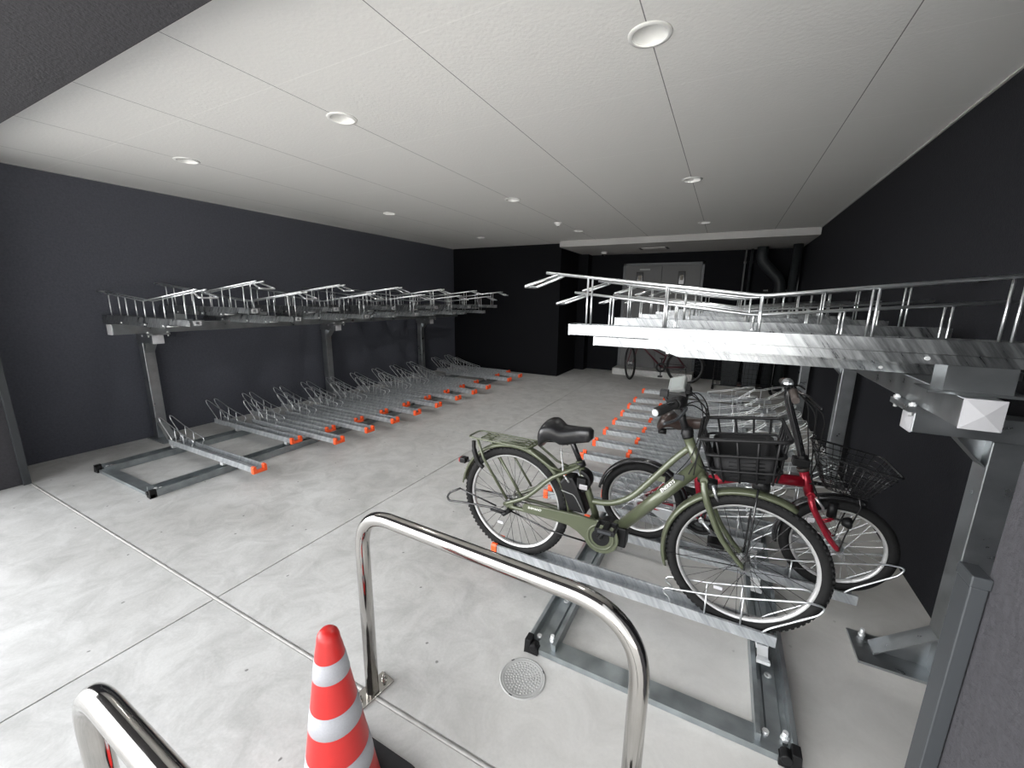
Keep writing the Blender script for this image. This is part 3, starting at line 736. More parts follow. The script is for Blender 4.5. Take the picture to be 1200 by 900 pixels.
pedal((BB.x+.058, GY-.155, BB.z+.105), -1); pedal((BB.x-.045, GY+.15, BB.z-.105), 1)
# chain
ch = MB(); ch.tube([(-.924, GY-.045, .372), (-.70, GY-.048, .327), (-.46, GY-.05, .322)], .0045, 6); ch.tube([(-.924, GY-.045, .440), (-.75, GY-.045, .44)], .0045, 6)
ch.build('chain', black_gloss, gb)
MB().ring((RH.x, GY-.045, RH.z), .03, [(-.02, -.004), (.006, -.002), (.006, .002), (-.02, .004)], 'y', 20).build('sprocket', spoke_blk, gb)
dr = MB(); dr.tube([(RH.x+.005, GY-.06, RH.z-.02), (RH.x-.03, GY-.068, RH.z-.055), (RH.x-.04, GY-.068, RH.z-.05)], [.016, .013, .010], 10); dr.tube([(RH.x-.035, GY-.068, RH.z-.05), (RH.x-.11, GY-.07, RH.z-.045)], .008, 8)
dr.build('gear_unit', black_pl, gb)
# battery behind the seat tube
bt = MB(); bt.prism([(-.655, .60), (-.632, .632), (-.585, .640), (-.562, .60), (-.505, .462), (-.598, .462)], GY-.042, GY+.042, 'y'); btb = bt.build('battery', black_pl, gb, bevel=.010)
MB().tube(fillet([(-.640, GY-.0435, .563), (-.575, GY-.0435, .553), (-.560, GY-.0435, .535), (-.520, GY-.0435, .468)], .01), .0022, 6).build('battery_stripe', grey_pl, btb)
lk = MB(); lk.ring((-.555, GY, .625), .05, [(-.012, -.03), (.008, -.03), (.008, .03), (-.012, .03)], 'y', 20, True, -1.3, 1.5); lk.box((-.56, GY-.05, .60), (-.515, GY-.02, .65)); lk.build('wheel_lock', black_pl, gb, bevel=.002)
MB().box((-.545, GY-.056, .598), (-.505, GY-.05, .622)).build('lock_plate', alu, gb, bevel=.001)
# seat
sp_ = MB(); sp_.tube([(-.558, GY, .705), (-.635, GY, .865)], .0135, 14); sp_.build('seat_post', black_gloss, gb)
MB().tube([(-.552, GY, .693), (-.562, GY, .716)], .022, 14).build('seat_clamp', black_pl, gb)
sd_ = saddle(gb, -.775, -.505, GY, .876, .900, saddle_blk, hw=.100, drop=.120, puff=.038)
MB().tube([(-.74, GY-.035, .80), (-.66, GY-.03, .812), (-.58, GY-.02, .84)], .004, 8).tube([(-.74, GY+.035, .80), (-.66, GY+.03, .812), (-.58, GY+.02, .84)], .004, 8).box((-.665, GY-.03, .80), (-.62, GY+.03, .825)).build('saddle_rails', black_pl, sd_)
lc = MB(); pts = curve([(-.655, GY-.03, .80), (-.650, GY-.03, .74), (-.640, GY-.035, .69), (-.628, GY-.05, .655), (-.60, GY-.052, .62)], 5)
for i in range(0, len(pts)-1):
    p = pts[i]; q = pts[i+1]; mid = (p+q)/2; d = (q-p).normalized(); sd2 = d.cross(Vector((0, 1, 0) if i % 2 else (1, 0, 0))).normalized()
    lc.tube([mid+d*.008+sd2*.003, mid+d*.008-sd2*.003, mid-d*.008-sd2*.003, mid-d*.008+sd2*.003], .0016, 5, closed=True)
lc.build('lock_chain', alu, gb)
# rear mudguard, rack, light, stand
fender(gb, RH, TR+.018, .030, math.radians(2), math.radians(172), green_p, 'rear_mudguard')
rk = MB(); zr_ = .757
rim_ = [(-1.185, GY-.062, zr_), (-.83, GY-.062, zr_), (-.80, GY-.03, zr_+.006), (-.80, GY+.03, zr_+.006), (-.83, GY+.062, zr_), (-1.185, GY+.062, zr_)]
rk.tube(fillet(rim_, .03, 5, closed=True), .0052, 8, closed=True)
for yy in (-.03, 0, .03): rk.tube([(-1.115, GY+yy, zr_), (-.805, GY+yy, zr_)], .0042, 7)
for xx in (-1.115, -1.06, -.87, -.835): rk.tube([(xx, GY-.062, zr_-.004), (xx, GY+.062, zr_-.004)], .0042, 7)
for s in (-1, 1):
    rk.tube([(-1.125, GY+s*.058, zr_-.004), (-1.085, GY+s*.062, .65), (RH.x-.012, GY+s*.066, RH.z+.035)], .0075, 8)
    rk.tube([(-.985, GY+s*.060, zr_-.08), (RH.x+.07, GY+s*.066, RH.z+.075)], .0065, 8)
    rk.tube([(-.83, GY+s*.055, zr_-.004), (-.70, GY+s*.045, .675), (-.64, GY+s*.04, .662)], .0065, 8)
rk.build('rear_carrier', green_p, gb)
MB().tube(curve([(-1.145, GY-.066, .742), (-1.140, GY-.070, .69), (-1.115, GY-.072, .63), (-1.080, GY-.072, .60)], 6), [.011]*6+[.014]*6+[.012]*6+[.008], 10).build('carrier_strap', black_pl, gb)
rl = MB().box((-1.275, GY-.022, .572), (-1.235, GY+.022, .602)).box((-1.237, GY-.006, .578), (-1.205, GY+.006, .592)).build('rear_light', black_pl, gb, bevel=.005)
MB().box((-1.281, GY-.018, .576), (-1.275, GY+.018, .598)).build('light_lens', red_lens, rl)
ks = MB()
ks.tube(fillet([(RH.x-.01, GY-.075, RH.z-.035), (-1.01, GY-.08, .385), (-1.19, GY-.085, .372), (-1.305, GY-.085, .355), (-1.318, GY-.085, .375), (-1.298, GY-.085, .408), (-1.225, GY-.085, .45)], .02, 5), .006, 8)
ks.tube(fillet([(RH.x-.01, GY+.075, RH.z-.035), (-1.01, GY+.08, .385), (-1.19, GY+.085, .372), (-1.29, GY+.085, .365), (-1.225, GY+.05, .45)], .02, 5), .006, 8)
ks.tube([(-1.225, GY-.085, .45), (-1.14, GY-.075, .425), (-1.0, GY-.07, .395)], .0045, 8)
ks.build('stand', black_gloss, gb)
# front mudguard and brake
fender(gb, FH, TR+.017, .029, math.radians(62), math.radians(199), green_p, 'front_mudguard')
for s in (-1, 1):
    MB().tube([(.028, GY+s*.030, .742), (.042, GY+s*.036, .70), (.055, GY+s*.018, .672)], [.008, .007, .006], 8).build('brake_arm', alu, gb)
    fb = MB(); fb.tube([(FH.x-.30, GY+s*.03, FH.z-.03), (FH.x-.01, GY+s*.055, FH.z+.008)], .0022, 6); fb.build('mudguard_stay', black_gloss, gb)
MB().box((.01, GY-.035, .722), (.045, GY+.035, .748)).build('front_brake', black_pl, gb, bevel=.003)
# basket, tilted up at the front
bk = thing; tl = math.radians(7.5); BC = Vector((.12, 0, .90))
def BT(x, y, z):
    dx, dz = x-BC.x, z-BC.z
    return (BC.x+dx*math.cos(tl)-dz*math.sin(tl), y, BC.z+dx*math.sin(tl)+dz*math.cos(tl))
def rrect(x0, x1, y0, y1, z, r=.03): return fillet([BT(x0, y0, z), BT(x1, y0, z), BT(x1, y1, z), BT(x0, y1, z)], r, 5, closed=True)
bs = MB(); by0, by1 = GY-.172, GY+.172
bs.tube(rrect(-.030, .272, by0, by1, .998), .0072, 10, closed=True)
bs.tube(rrect(-.010, .256, by0+.018, by1-.018, .930), .0058, 8, closed=True)
bs.tube(rrect(.002, .244, by0+.030, by1-.030, .865), .0050, 8, closed=True)
for (x, y, side) in [(x_, by0, 'n') for x_ in (.03, .10, .17, .235)]+[(x_, by1, 'n') for x_ in (.03, .10, .17, .235)]:
    s = 1 if y == by0 else -1
    bs.tube([BT(x, y, .998), BT(x*.92+.01, y+s*.018, .93), BT(x*.85+.018, y+s*.030, .865), BT(x*.8+.025, y+s*.045, .815)], .0046, 7)
for y in (-.11, -.055, 0, .055, .11):
    for x, s in ((-.030, 1), (.272, -1)):
        bs.tube([BT(x, GY+y, .998), BT(x+s*.018, GY+y*.96, .93), BT(x+s*.030, GY+y*.93, .865), BT(x+s*.045, GY+y*.9, .815)], .0046, 7)
bsk = bs.build('front_basket', black_pl, gb)
tr = MB()
def trsec(x0, x1, y0, y1, z): return [Vector(p) for p in fillet([BT(x0, y0, z), BT(x1, y0, z), BT(x1, y1, z), BT(x0, y1, z)], .03, 4, closed=True)]
secs = [trsec(.012, .236, by0+.036, by1-.036, .93), trsec(.022, .226, by0+.046, by1-.046, .84), trsec(.035, .212, by0+.060, by1-.060, .812), trsec(.05, .20, by0+.08, by1-.08, .806)]
inner = [trsec(.05, .20, by0+.08, by1-.08, .812), trsec(.026, .222, by0+.050, by1-.050, .845), trsec(.016, .232, by0+.040, by1-.040, .93)]
tr.loft(secs+inner)
# drop loft end caps of the open top: first and last faces close the rim ring only
tr.f = [f for f in tr.f if len(f) <= 4]; tr.sm = [True]*len(tr.f)
kk = len(tr.v); n_ = len(secs[0])
for j in range(n_): tr.f.append([j, (j+1) % n_, 6*n_+(j+1) % n_, 6*n_+j]); tr.sm.append(False)
tr.f.append([3*n_+j for j in range(n_)]); tr.sm.append(False); tr.f.append([4*n_+j for j in range(n_)]); tr.sm.append(False)
tr.build('basket_tray', basket_pl, bsk)
sl = MB()
for k in range(5):
    a = BT(.212-.001*k, GY, .0)
    zz = .835+k*.016
    p0 = BT(.0, by0+.0435-(.0028*k), zz)
    sl.tube([BT(.07, by0+.0445-.0012*k, zz), BT(.19, by0+.0445-.0012*k, zz)], .0022, 5)
sl.build('tray_ribs', basket_pl, bsk)
sy_ = MB()
for s in (-1, 1):
    sy_.tube([(FH.x, GY+s*.058, FH.z), (.185, GY+s*.060, .62), (.188, GY+s*.055, .775)], .0042, 8)
sy_.tube([(.12, GY-.05, .80), (.12, GY+.05, .80)], .012, 8); sy_.tube([(-.02, GY, .80), (.16, GY, .795)], .011, 8); sy_.tube([(-.02, GY, .80), (-.04, GY, .84)], .011, 8)
sy_.build('basket_stay', black_gloss, bsk)
hl = MB(); hl.tube([(.17, GY, .775), (.23, GY, .775)], [.022, .030], 16); hlb = hl.build('front_lamp', black_pl, gb)
# stem, handlebar, grips, display
sm_ = MB(); sm_.tube([(HT.x-.004, GY, HT.z+.012), (-.118, GY, 1.00), (-.132, GY, 1.045)], [.0155, .0155, .020], 14); sm_.lathe((HT.x-.006, GY, HT.z+.012), [(.026, 0), (.025, .02), (.018, .034), (.0001, .036)], 18)
sm_.tube([(-.132, GY-.03, 1.05), (-.132, GY+.03, 1.05)], .022, 14); sm_.build('stem', black_pl, gb)
hbm = MB()
for s in (-1, 1):
    hbm.tube(curve([(-.128, GY, 1.052), (-.120, GY+s*.07, 1.062), (-.128, GY+s*.14, 1.095), (-.155, GY+s*.20, 1.106), (-.190, GY+s*.268, 1.092)], 6), .0115, 12)
hbar = hbm.build('handlebar', black_gloss, gb)
for s in (-1, 1):
    a_ = Vector((-.142, GY+s*.165, 1.103)); b_ = Vector((-.196, GY+s*.278, 1.089)); d_ = (b_-a_)
    MB().tube([a_, a_+d_*.08, a_+d_*.1, a_+d_*.9, b_], [.021, .021, .0175, .0185, .014], 14).build('grip', black_rub, gb)
    MB().tube([b_, b_+d_*.03], .0135, 14).build('bar_end_plug', alu, gb)
    MB().tube([a_-d_*.42, a_-d_*.38, a_-d_*.08, a_-d_*.02], [.018, .026, .026, .020], 14).box((a_.x-.03, a_.y-s*.05-.014, a_.z-.01), (a_.x+.035, a_.y-s*.05+.014, a_.z+.035)).build('shifter', black_pl, gb)
    lv = MB(); lv.tube(curve([(-.118, GY+s*.12, 1.085), (-.10, GY+s*.15, 1.085), (-.125, GY+s*.21, 1.055), (-.165, GY+s*.26, 1.045)], 5), [.008]*5+[.006]*11, 8); lv.build('brake_lever', frame_m, gb)
dsp = MB()
cpt = Vector((-.150, GY-.02, 1.155)); M_ = Matrix.Translation(cpt) @ Matrix.Rotation(math.radians(32), 4, 'X') @ Matrix.Rotation(math.radians(-22), 4, 'Y')
vs = [M_ @ Vector((x, y, z)) for x in (-.035, .035) for y in (-.042, .042) for z in (-.013, .0115)]
dsp.add(vs, [(0, 1, 3, 2), (4, 6, 7, 5), (0, 4, 5, 1), (2, 3, 7, 6), (0, 2, 6, 4), (1, 5, 7, 3)])
dso = dsp.build('display', grey_pl, gb, bevel=.006)
ds2 = MB(); vs = [M_ @ Vector((x, y, z)) for x in (-.022, .022) for y in (-.030, .030) for z in (.0112, .0122)]
ds2.add(vs, [(0, 1, 3, 2), (4, 6, 7, 5), (0, 4, 5, 1), (2, 3, 7, 6), (0, 2, 6, 4), (1, 5, 7, 3)]); ds2.build('display_screen', screen_m, dso)
MB().tube([(-.128, GY-.02, 1.06), (-.142, GY-.02, 1.14)], .014, 8).box((-.155, GY-.05, 1.09), (-.115, GY+.02, 1.125)).build('display_mount', black_pl, gb, bevel=.004)
MB().box((-.205, GY-.135, 1.120), (-.172, GY-.10, 1.148)).tube([(-.188, GY-.118, 1.125), (-.165, GY-.12, 1.09)], .007, 8).build('bell', black_pl, gb, bevel=.003)
MB().tube([(-.15, GY-.085, 1.088), (-.157, GY-.085, 1.108)], .013, 12).build('power_button', red_lens, gb)
cb = MB()
for s, dx in ((-1, 0), (1, .01), (-1, .02), (1, .03)):
    cb.tube(curve([(-.12, GY+s*.12, 1.088), (-.06-dx*.6, GY+s*.10, 1.11-dx), (-.028+dx*.3, GY+s*.05, 1.055-dx), (-.035, GY+s*.035, .95), (-.045, GY+s*.028, .85), (-.07+dx, GY+s*.028, .77)], 7), .0028, 6)
cb.tube(curve([(-.15, GY-.02, 1.14), (-.09, GY-.03, 1.13), (-.05, GY-.03, 1.08), (-.04, GY-.03, 1.0), (-.065, GY-.028, .86), (-.13, GY-.030, .745)], 7), .0022, 6)
cb.build('cables', black_rub, gb)
MB().box((-.128, GY-.034, .735), (-.085, GY-.024, .76)).build('cable_guide', frame_m, gb, bevel=.003)

# ------------------------------------------------------------------ red folding bicycle
RY = 2.262
rb = thing('folding_bicycle', (.13, RY, .126), 'red folding bicycle with small wheels and a black wire basket, behind the green one', 'bicycle')
RR = Vector((-.33, RY, .362)); RF = Vector((.588, RY, .362)); R2 = .236
rrw = wheel(rb, 'rear_wheel', RR, R2, .024, spoke_sil, blocks=0, nsp=28, hubr=.022)
rfw = wheel(rb, 'front_wheel', RF, R2, .024, spoke_sil, blocks=0, nsp=28)
MB().box((RF.x-.13, RY-.012, RF.z+.095), (RF.x-.10, RY-.004, RF.z+.12)).build('spoke_reflector', white_cap, rfw)
m = MB()
m.tube([(.452, RY, .595), (.412, RY, .715)], .021, 14)
m.tube([(.42, RY, .655), (.21, RY, .640), (.02, RY, .572), (-.04, RY, .548)], .027, 16)
m.tube([(-.085, RY, .715), (-.048, RY, .56), (-.005, RY, .37)], .017, 14)
for s in (-1, 1):
    m.tube([(-.008, RY+s*.02, .355), (-.10, RY+s*.045, .352), (RR.x, RY+s*.058, RR.z)], .0105, 10)
    m.tube([(-.062, RY+s*.015, .60), (-.12, RY+s*.045, .555), (RR.x, RY+s*.058, RR.z)], .009, 10)
m.cyl((-.005, RY-.034, .355), (-.005, RY+.034, .355), .022, 14)
m.box((.20, RY-.032, .612), (.225, RY+.032, .672))
m.build('frame', red_p, rb, bevel=0)
m = MB()
for s in (-1, 1):
    m.tube(curve([(.455, RY+s*.02, .60), (.462, RY+s*.044, .56), (.492, RY+s*.05, .50), (.540, RY+s*.052, .42), (RF.x, RY+s*.052, RF.z)], 5), [.0145]*10+[.013]*10+[.010], 12)
m.tube([(.455, RY-.03, .598), (.455, RY+.03, .598)], .017, 12)
m.build('fork', red_p, rb)
m = MB(); m.tube([(.412, RY, .712), (.406, RY, .728)], .026, 16); m.tube([(.456, RY, .594), (.460, RY, .582)], .024, 14); m.build('headset', brown_m, rb)
m = MB(); m.box((.36, RY-.03, .735), (.43, RY+.03, .775)); m.tube([(.406, RY, .725), (.400, RY, .79)], .022, 14); m.build('fold_clamp', black_pl, rb, bevel=.006)
m = MB(); m.tube(curve([(.398, RY, .775), (.365, RY, .88), (.330, RY, .98), (.305, RY, 1.06), (.305, RY, 1.10)], 6), .0165, 14); m.build('handlebar_riser', black_gloss, rb)
m = MB()
for s in (-1, 1): m.tube(curve([(.305, RY, 1.10), (.305, RY+s*.05, 1.118), (.302, RY+s*.13, 1.12), (.300, RY+s*.24, 1.105)], 5), .0115, 12)
m.build('handlebar', black_gloss, rb)
for s in (-1, 1):
    MB().tube([(.301, RY+s*.135, 1.119), (.301, RY+s*.145, 1.118), (.299, RY+s*.25, 1.103)], [.019, .016, .015], 14).build('grip', brown_m, rb)
    MB().tube(curve([(.32, RY+s*.10, 1.112), (.36, RY+s*.13, 1.105), (.385, RY+s*.19, 1.085), (.40, RY+s*.23, 1.072)], 5), .005, 8).build('brake_lever', black_gloss, rb)
m = MB(); m.lathe((.285, RY-.06, 1.140), [(.024, 0), (.024, .008), (.018, .020), (.008, .026), (.0001, .027)], 20); m.build('bell', alu, rb)
m = MB(); m.lathe((.285, RY-.06, 1.135), [(.0001, -.004), (.026, -.004), (.028, .004), (.0001, .006)], 20); m.cyl((.285, RY-.06, 1.115), (.285, RY-.06, 1.135), .010, 8); m.build('bell_base', black_pl, rb)
m = MB(); m.tube([(-.082, RY, .71), (-.145, RY, .87)], .0135, 14); m.build('seat_post', black_gloss, rb)
MB().tube([(-.080, RY, .70), (-.088, RY, .722)], .021, 14).build('seat_clamp', alu, rb)
s2 = saddle(rb, -.275, -.035, RY, .895, .905, saddle_brn, hw=.092, drop=.09, puff=.026)
MB().tube([(-.25, RY-.035, .825), (-.12, RY-.03, .845)], .004, 8).tube([(-.25, RY+.035, .825), (-.12, RY+.03, .845)], .004, 8).ring((-.245, RY-.04, .815), .012, [(-.003, -.02), (.003, -.02), (.003, .02), (-.003, .02)], 'x', 12).build('saddle_springs', black_pl, s2)
m = MB(); m.ring((-.005, RY-.045, .355), .078, [(-.03, -.002), (.004, -.002), (.004, .002), (-.03, .002)], 'y', 36); m.ring((-.005, RY-.052, .355), .082, [(-.01, -.003), (.004, -.003), (.004, .003), (-.01, .003)], 'y', 36)
for k in range(5):
    a = 2*PI*k/5; m.tube([(-.005, RY-.045, .355), (-.005+.06*math.cos(a), RY-.045, .355+.06*math.sin(a))], .007, 6)
m.build('chainring', black_pl, rb)
m = MB(); m.tube([(-.005, RY-.060, .355), (.07, RY-.075, .29)], .010, 8); m.tube([(-.005, RY+.060, .355), (-.08, RY+.075, .42)], .010, 8); m.cyl((-.005, RY-.065, .355), (-.005, RY+.065, .355), .013, 10); m.build('crank', alu, rb)
for c_, s in (((.075, RY-.125, .285), -1), ((-.085, RY+.125, .425), 1)):
    m = MB(); x, y, z = c_; m.box((x-.04, y-.04, z-.011), (x+.04, y+.04, z+.011)); m.cyl((x, y, z), (x, y-s*.055, z), .006, 8); m.build('pedal', black_pl, rb, bevel=.004)
m = MB(); m.tube([(-.33, RY-.05, .335), (-.02, RY-.05, .278)], .0035, 6); m.tube([(-.33, RY-.05, .388), (-.02, RY-.05, .432)], .0035, 6); m.build('chain', black_gloss, rb)
m = MB(); m.prism([(-.26, .335), (-.25, .372), (-.16, .372), (-.08, .345), (-.10, .31), (-.2, .305)], RY-.062, RY-.057, 'y'); m.ring((RR.x, RY-.045, RR.z), .035, [(-.02, -.01), (.0, -.01), (.0, .01), (-.02, .01)], 'y', 20); m.build('chain_guard', alu, rb, bevel=.002)
fender(rb, RR, R2+.016, .028, math.radians(15), math.radians(172), black_gloss, 'rear_mudguard')
fender(rb, RF, R2+.020, .028, math.radians(72), math.radians(190), black_gloss, 'front_mudguard')
m = MB(); m.tube([(.545, RY-.02, .51), (.545, RY-.02, .585)], .020, 14); m.build('dynamo', black_pl, rb)
m = MB(); m.lathe((.60, RY-.06, .515), [(.0001, -.025), (.018, -.02), (.027, 0), (.026, .012), (.0001, .016)], 18, 'x'); m.tube([(.60, RY-.06, .515), (.545, RY-.05, .52)], .006, 8); m.build('front_lamp', black_pl, rb)
m = MB(); m.tube([(.50, RY-.045, .49), (.52, RY-.05, .505), (.55, RY-.05, .515)], .006, 8); m.tube([(.50, RY-.04, .475), (.545, RY-.04, .50)], .004, 8); m.build('lamp_bracket', red_p, rb)
m = MB()
for s in (-1, 1): m.tube([(.470, RY+s*.045, .60), (.505, RY+s*.040, .555), (.51, RY+s*.02, .53)], .006, 8)
m.build('front_brake', alu, rb)
m = MB()
for s, k in ((-1, 0), (1, 0), (-1, .03), (1, .03)):
    m.tube(curve([(.33, RY+s*.11, 1.108), (.40+k, RY+s*.10, 1.02), (.415+k, RY+s*.07, .90), (.43+k*.6, RY+s*.05, .78), (.44, RY+s*.045, .70), (.48, RY+s*.045, .60)], 7), .0028, 6)
m.build('cables', black_rub, rb)
# wire basket of the red bicycle
b2 = MB(); by0, by1 = RY-.140, RY+.140
def lerp(a, b, u): return tuple(a[i]+(b[i]-a[i])*u for i in range(3))
topc = [(.440, by0, .845), (.735, by0, .792), (.735, by1, .792), (.440, by1, .845)]
botc = [(.490, by0+.045, .675), (.655, by0+.045, .655), (.655, by1-.045, .655), (.490, by1-.045, .675)]
def ringat(u, r=.03): return fillet([lerp(topc[i], botc[i], u) for i in range(4)], r, 4, closed=True)
b2.tube(ringat(0), .0052, 8, closed=True); b2.tube(ringat(.16), .0030, 6, closed=True)
for u in (.34, .52, .70, .86): b2.tube(ringat(u), .0017, 5, closed=True)
b2.tube(ringat(1.0), .0032, 6, closed=True); b2.tube(ringat(.34), .0034, 6, closed=True)
for i in range(4):
    a, b = topc[i], topc[(i+1) % 4]; c, d = botc[i], botc[(i+1) % 4]; n_ = 9 if i % 2 == 0 else 8
    for k in range(1, n_): b2.tube([lerp(a, b, k/n_), lerp(c, d, k/n_)], .0017, 5)
for k in range(1, 12): b2.tube([lerp(botc[0], botc[1], k/12), lerp(botc[3], botc[2], k/12)], .0017, 5)
for k in range(1, 9): b2.tube([lerp(botc[0], botc[3], k/9), lerp(botc[1], botc[2], k/9)], .0017, 5)
bsk2 = b2.build('front_basket', black_gloss, rb)
m = MB(); m.lathe((.57, RY, .668), [(.03, 0), (.028, .006), (.0001, .007)], 18); m.box((.44, RY-.02, .655), (.58, RY+.02, .66)); m.tube([(.44, RY, .66), (.445, RY, .70)], .01, 8)
for s in (-1, 1): m.tube([(.62, RY+s*.06, .655), (.635, RY+s*.06, .60), (.60, RY+s*.06, .45), (RF.x, RY+s*.058, RF.z)], .0035, 7)
m.build('basket_stay', black_gloss, bsk2)

rb.location += Vector((.004, .038, -.012))

# ------------------------------------------------------------------ bicycle by the far door
def far_bike():
    y = 7.93; t = thing('bicycle', (-1.05, y, 0), 'dark maroon bicycle standing in front of the far double door', 'bicycle')
    Rh = Vector((-.565, y, .325)); Fh = Vector((-1.545, y-.02, .325)); R = .325
    wheel(t, 'rear_wheel', Rh, R, .020, spoke_blk, nsp=24, dark_rim=True); wheel(t, 'front_wheel', Fh, R, .020, spoke_blk, yaw=math.radians(-62), nsp=24, dark_rim=True)
    m = MB(); bb = (-.975, y, .285); ht = (-1.43, y, .86); hb = (-1.455, y, .72); st = (-.83, y, .72)
    m.tube([ht, hb], .02, 12); m.tube([(-1.445, y, .76), bb], .018, 12); m.tube([(-1.44, y, .82), (-1.2, y, .64), (-.91, y, .50)], .014, 10); m.tube([bb, st], .016, 12)
    for s in (-1, 1): m.tube([bb, (-.80, y+s*.05, .30), (Rh.x, y+s*.06, Rh.z)], .010, 8); m.tube([(-.85, y+s*.02, .68), (Rh.x, y+s*.06, Rh.z)], .009, 8)
    m.build('frame', dkred_p, t)
    m = MB(); k = Matrix.Rotation(math.radians(-62), 4, 'Z')
    for s in (-1, 1):
        e = Fh+k @ Vector((0, s*.055, 0)); cr_ = Vector((-1.462, y, .70))+k @ Vector((0, s*.05, 0)); m.tube([cr_, (cr_+e)/2, e], .011, 8)
    a = Vector((-1.462, y, .70)); m.tube([a+k @ Vector((0, -.05, 0)), a+k @ Vector((0, .05, 0))], .014, 8); m.build('fork', dkred_p, t)
    m = MB(); m.tube([ht, (-1.40, y, 1.0)], .013, 10); q = Vector((-1.40, y, 1.0))
    for s in (-1, 1): m.tube(curve([q, q+k @ Vector((0, s*.1, .02)), q+k @ Vector((.02, s*.2, .03)), q+k @ Vector((.12, s*.27, .02))], 5), .012, 8)
    m.build('handlebar', black_gloss, t)
    m = MB(); m.tube([st, (-.79, y, .84)], .013, 10); m.build('seat_post', alu, t); saddle(t, -.66, -.91, y, .875, .885, saddle_blk, hw=.085, drop=.08)
    m = MB(); m.ring((bb[0], y-.045, bb[2]), .085, [(-.03, -.003), (.004, -.003), (.004, .003), (-.03, .003)], 'y', 30); m.tube([(bb[0], y-.06, bb[2]), (-.965, y-.07, .13)], .010, 8); m.tube([(bb[0], y+.06, bb[2]), (-.985, y+.07, .44)], .010, 8); m.cyl((bb[0], y-.065, bb[2]), (bb[0], y+.065, bb[2]), .014, 10)
    m.build('crank', black_pl, t)
    for c_ in ((-.965, y-.11, .13), (-.985, y+.11, .44)):
        MB().box((c_[0]-.04, c_[1]-.04, c_[2]-.012), (c_[0]+.04, c_[1]+.04, c_[2]+.012)).build('pedal', black_pl, t, bevel=.003)
    MB().tube([(Rh.x, y-.045, .36), (bb[0], y-.045, bb[2]+.08)], .004, 6).tube([(Rh.x, y-.045, .30), (bb[0], y-.045, bb[2]-.08)], .004, 6).build('chain', black_gloss, t)
    fender(t, Rh, R+.018, .026, math.radians(10), math.radians(150), black_gloss, 'rear_mudguard')
    MB().tube([(Rh.x+.02, y-.07, Rh.z-.02), (-.50, y-.14, .006)], .008, 8).build('stand', black_pl, t)
far_bike()

# ------------------------------------------------------------------ things at the far right: mesh panel, bins, pipes
mp_ = thing('mesh_panel', (.33, 7.93, 0), 'black wire mesh panel on feet standing at the end of the right-hand rack', 'mesh panel')
m = MB(); x0, x1, z0, z1 = -.08, .80, .06, 1.15
m.tube(fillet([(x0, 7.93, z0), (x1, 7.93, z0), (x1, 7.93, z1), (x0, 7.93, z1)], .02, 3, closed=True), .011, 8, closed=True); m.build('panel_frame', black_gloss, mp_)
m = MB()
for k in range(1, 15): m.tube([(x0+(x1-x0)*k/15, 7.93, z0), (x0+(x1-x0)*k/15, 7.93, z1)], .0025, 5)
for k in range(1, 14): m.tube([(x0, 7.933, z0+(z1-z0)*k/14), (x1, 7.933, z0+(z1-z0)*k/14)], .0025, 5)
m.build('wire_mesh', black_gloss, mp_)
for x in (x0, x1):
    MB().box((x-.02, 7.78, 0), (x+.02, 8.08, .02)).cyl((x, 7.93, .02), (x, 7.93, .07), .014, 10).build('foot', black_pl, mp_)
def bin_(x0, x1, y0, y1, h, label, m_):
    t = thing('storage_bin', ((x0+x1)/2, (y0+y1)/2, 0), label, 'bin')
    i = .02
    MB().loft([[(x0+i, y0+i, 0), (x1-i, y0+i, 0), (x1-i, y1-i, 0), (x0+i, y1-i, 0)], [(x0, y0, h), (x1, y0, h), (x1, y1, h), (x0, y1, h)]], smooth=False).build('body', m_, t, bevel=.008)
    MB().box((x0-.008, y0-.008, h), (x1+.008, y1+.008, h+.03)).build('lid', m_, t, bevel=.006)
bin_(.02, .32, 8.22, 8.60, .62, 'dark grey lidded bin behind the left half of the mesh panel', pipe_m)
bin_(.36, .62, 8.28, 8.60, .60, 'dark grey lidded bin behind the right half of the mesh panel', frame_m)
def pipe(pts, r, label, m_, collars=()):
    t = thing('wall_pipe', (pts[-1][0], pts[-1][1], 0), label, 'pipe')
    MB().tube(fillet(pts, .12, 6), r, 18).build('pipe_body', m_, t)
    for z in collars:
        MB().ring((pts[-1][0], pts[-1][1], z), r, [(-.002, -.02), (.008, -.02), (.008, .02), (-.002, .02)], 'z', 20).build('collar', m_, t)
        MB().box((pts[-1][0]-.015, pts[-1][1]+r, z-.01), (pts[-1][0]+.015, YD, z+.01)).build('bracket', m_, t)
pipe([(.205, 8.66, 2.43), (.205, 8.66, 0)], .013, 'thin grey conduit running down the far wall, left of the dark pipes', conduit_m, (.6, 2.2))
pipe([(.30, 8.66, 2.43), (.30, 8.66, 0)], .024, 'slim dark pipe just right of the grey conduit on the far wall', pipe_m, (.7, 2.2))
pipe([(.44, 8.40, 2.43), (.44, 8.40, 2.20), (.76, 8.40, 1.86), (.76, 8.40, 0)], .085, 'thick dark drain pipe with a sideways bend under the bulkhead', pipe_m, (1.0,))
pipe([(.92, 8.2, 2.43), (.92, 8.2, 0)], .07, 'thick straight dark pipe in the far right corner', pipe_m, (1.2,))
tag(MB().box((.84, YD-.012, 1.70), (1.03, YD-.002, 1.725)).build('wall_label', grey_pl), 'long pale label strip on the far wall beside the bent pipe', 'label')
tag(MB().box((.55, YD-.012, 1.70), (.62, YD-.002, 1.722)).build('wall_label', grey_pl), 'short pale label strip on the far wall behind the bent pipe', 'label')

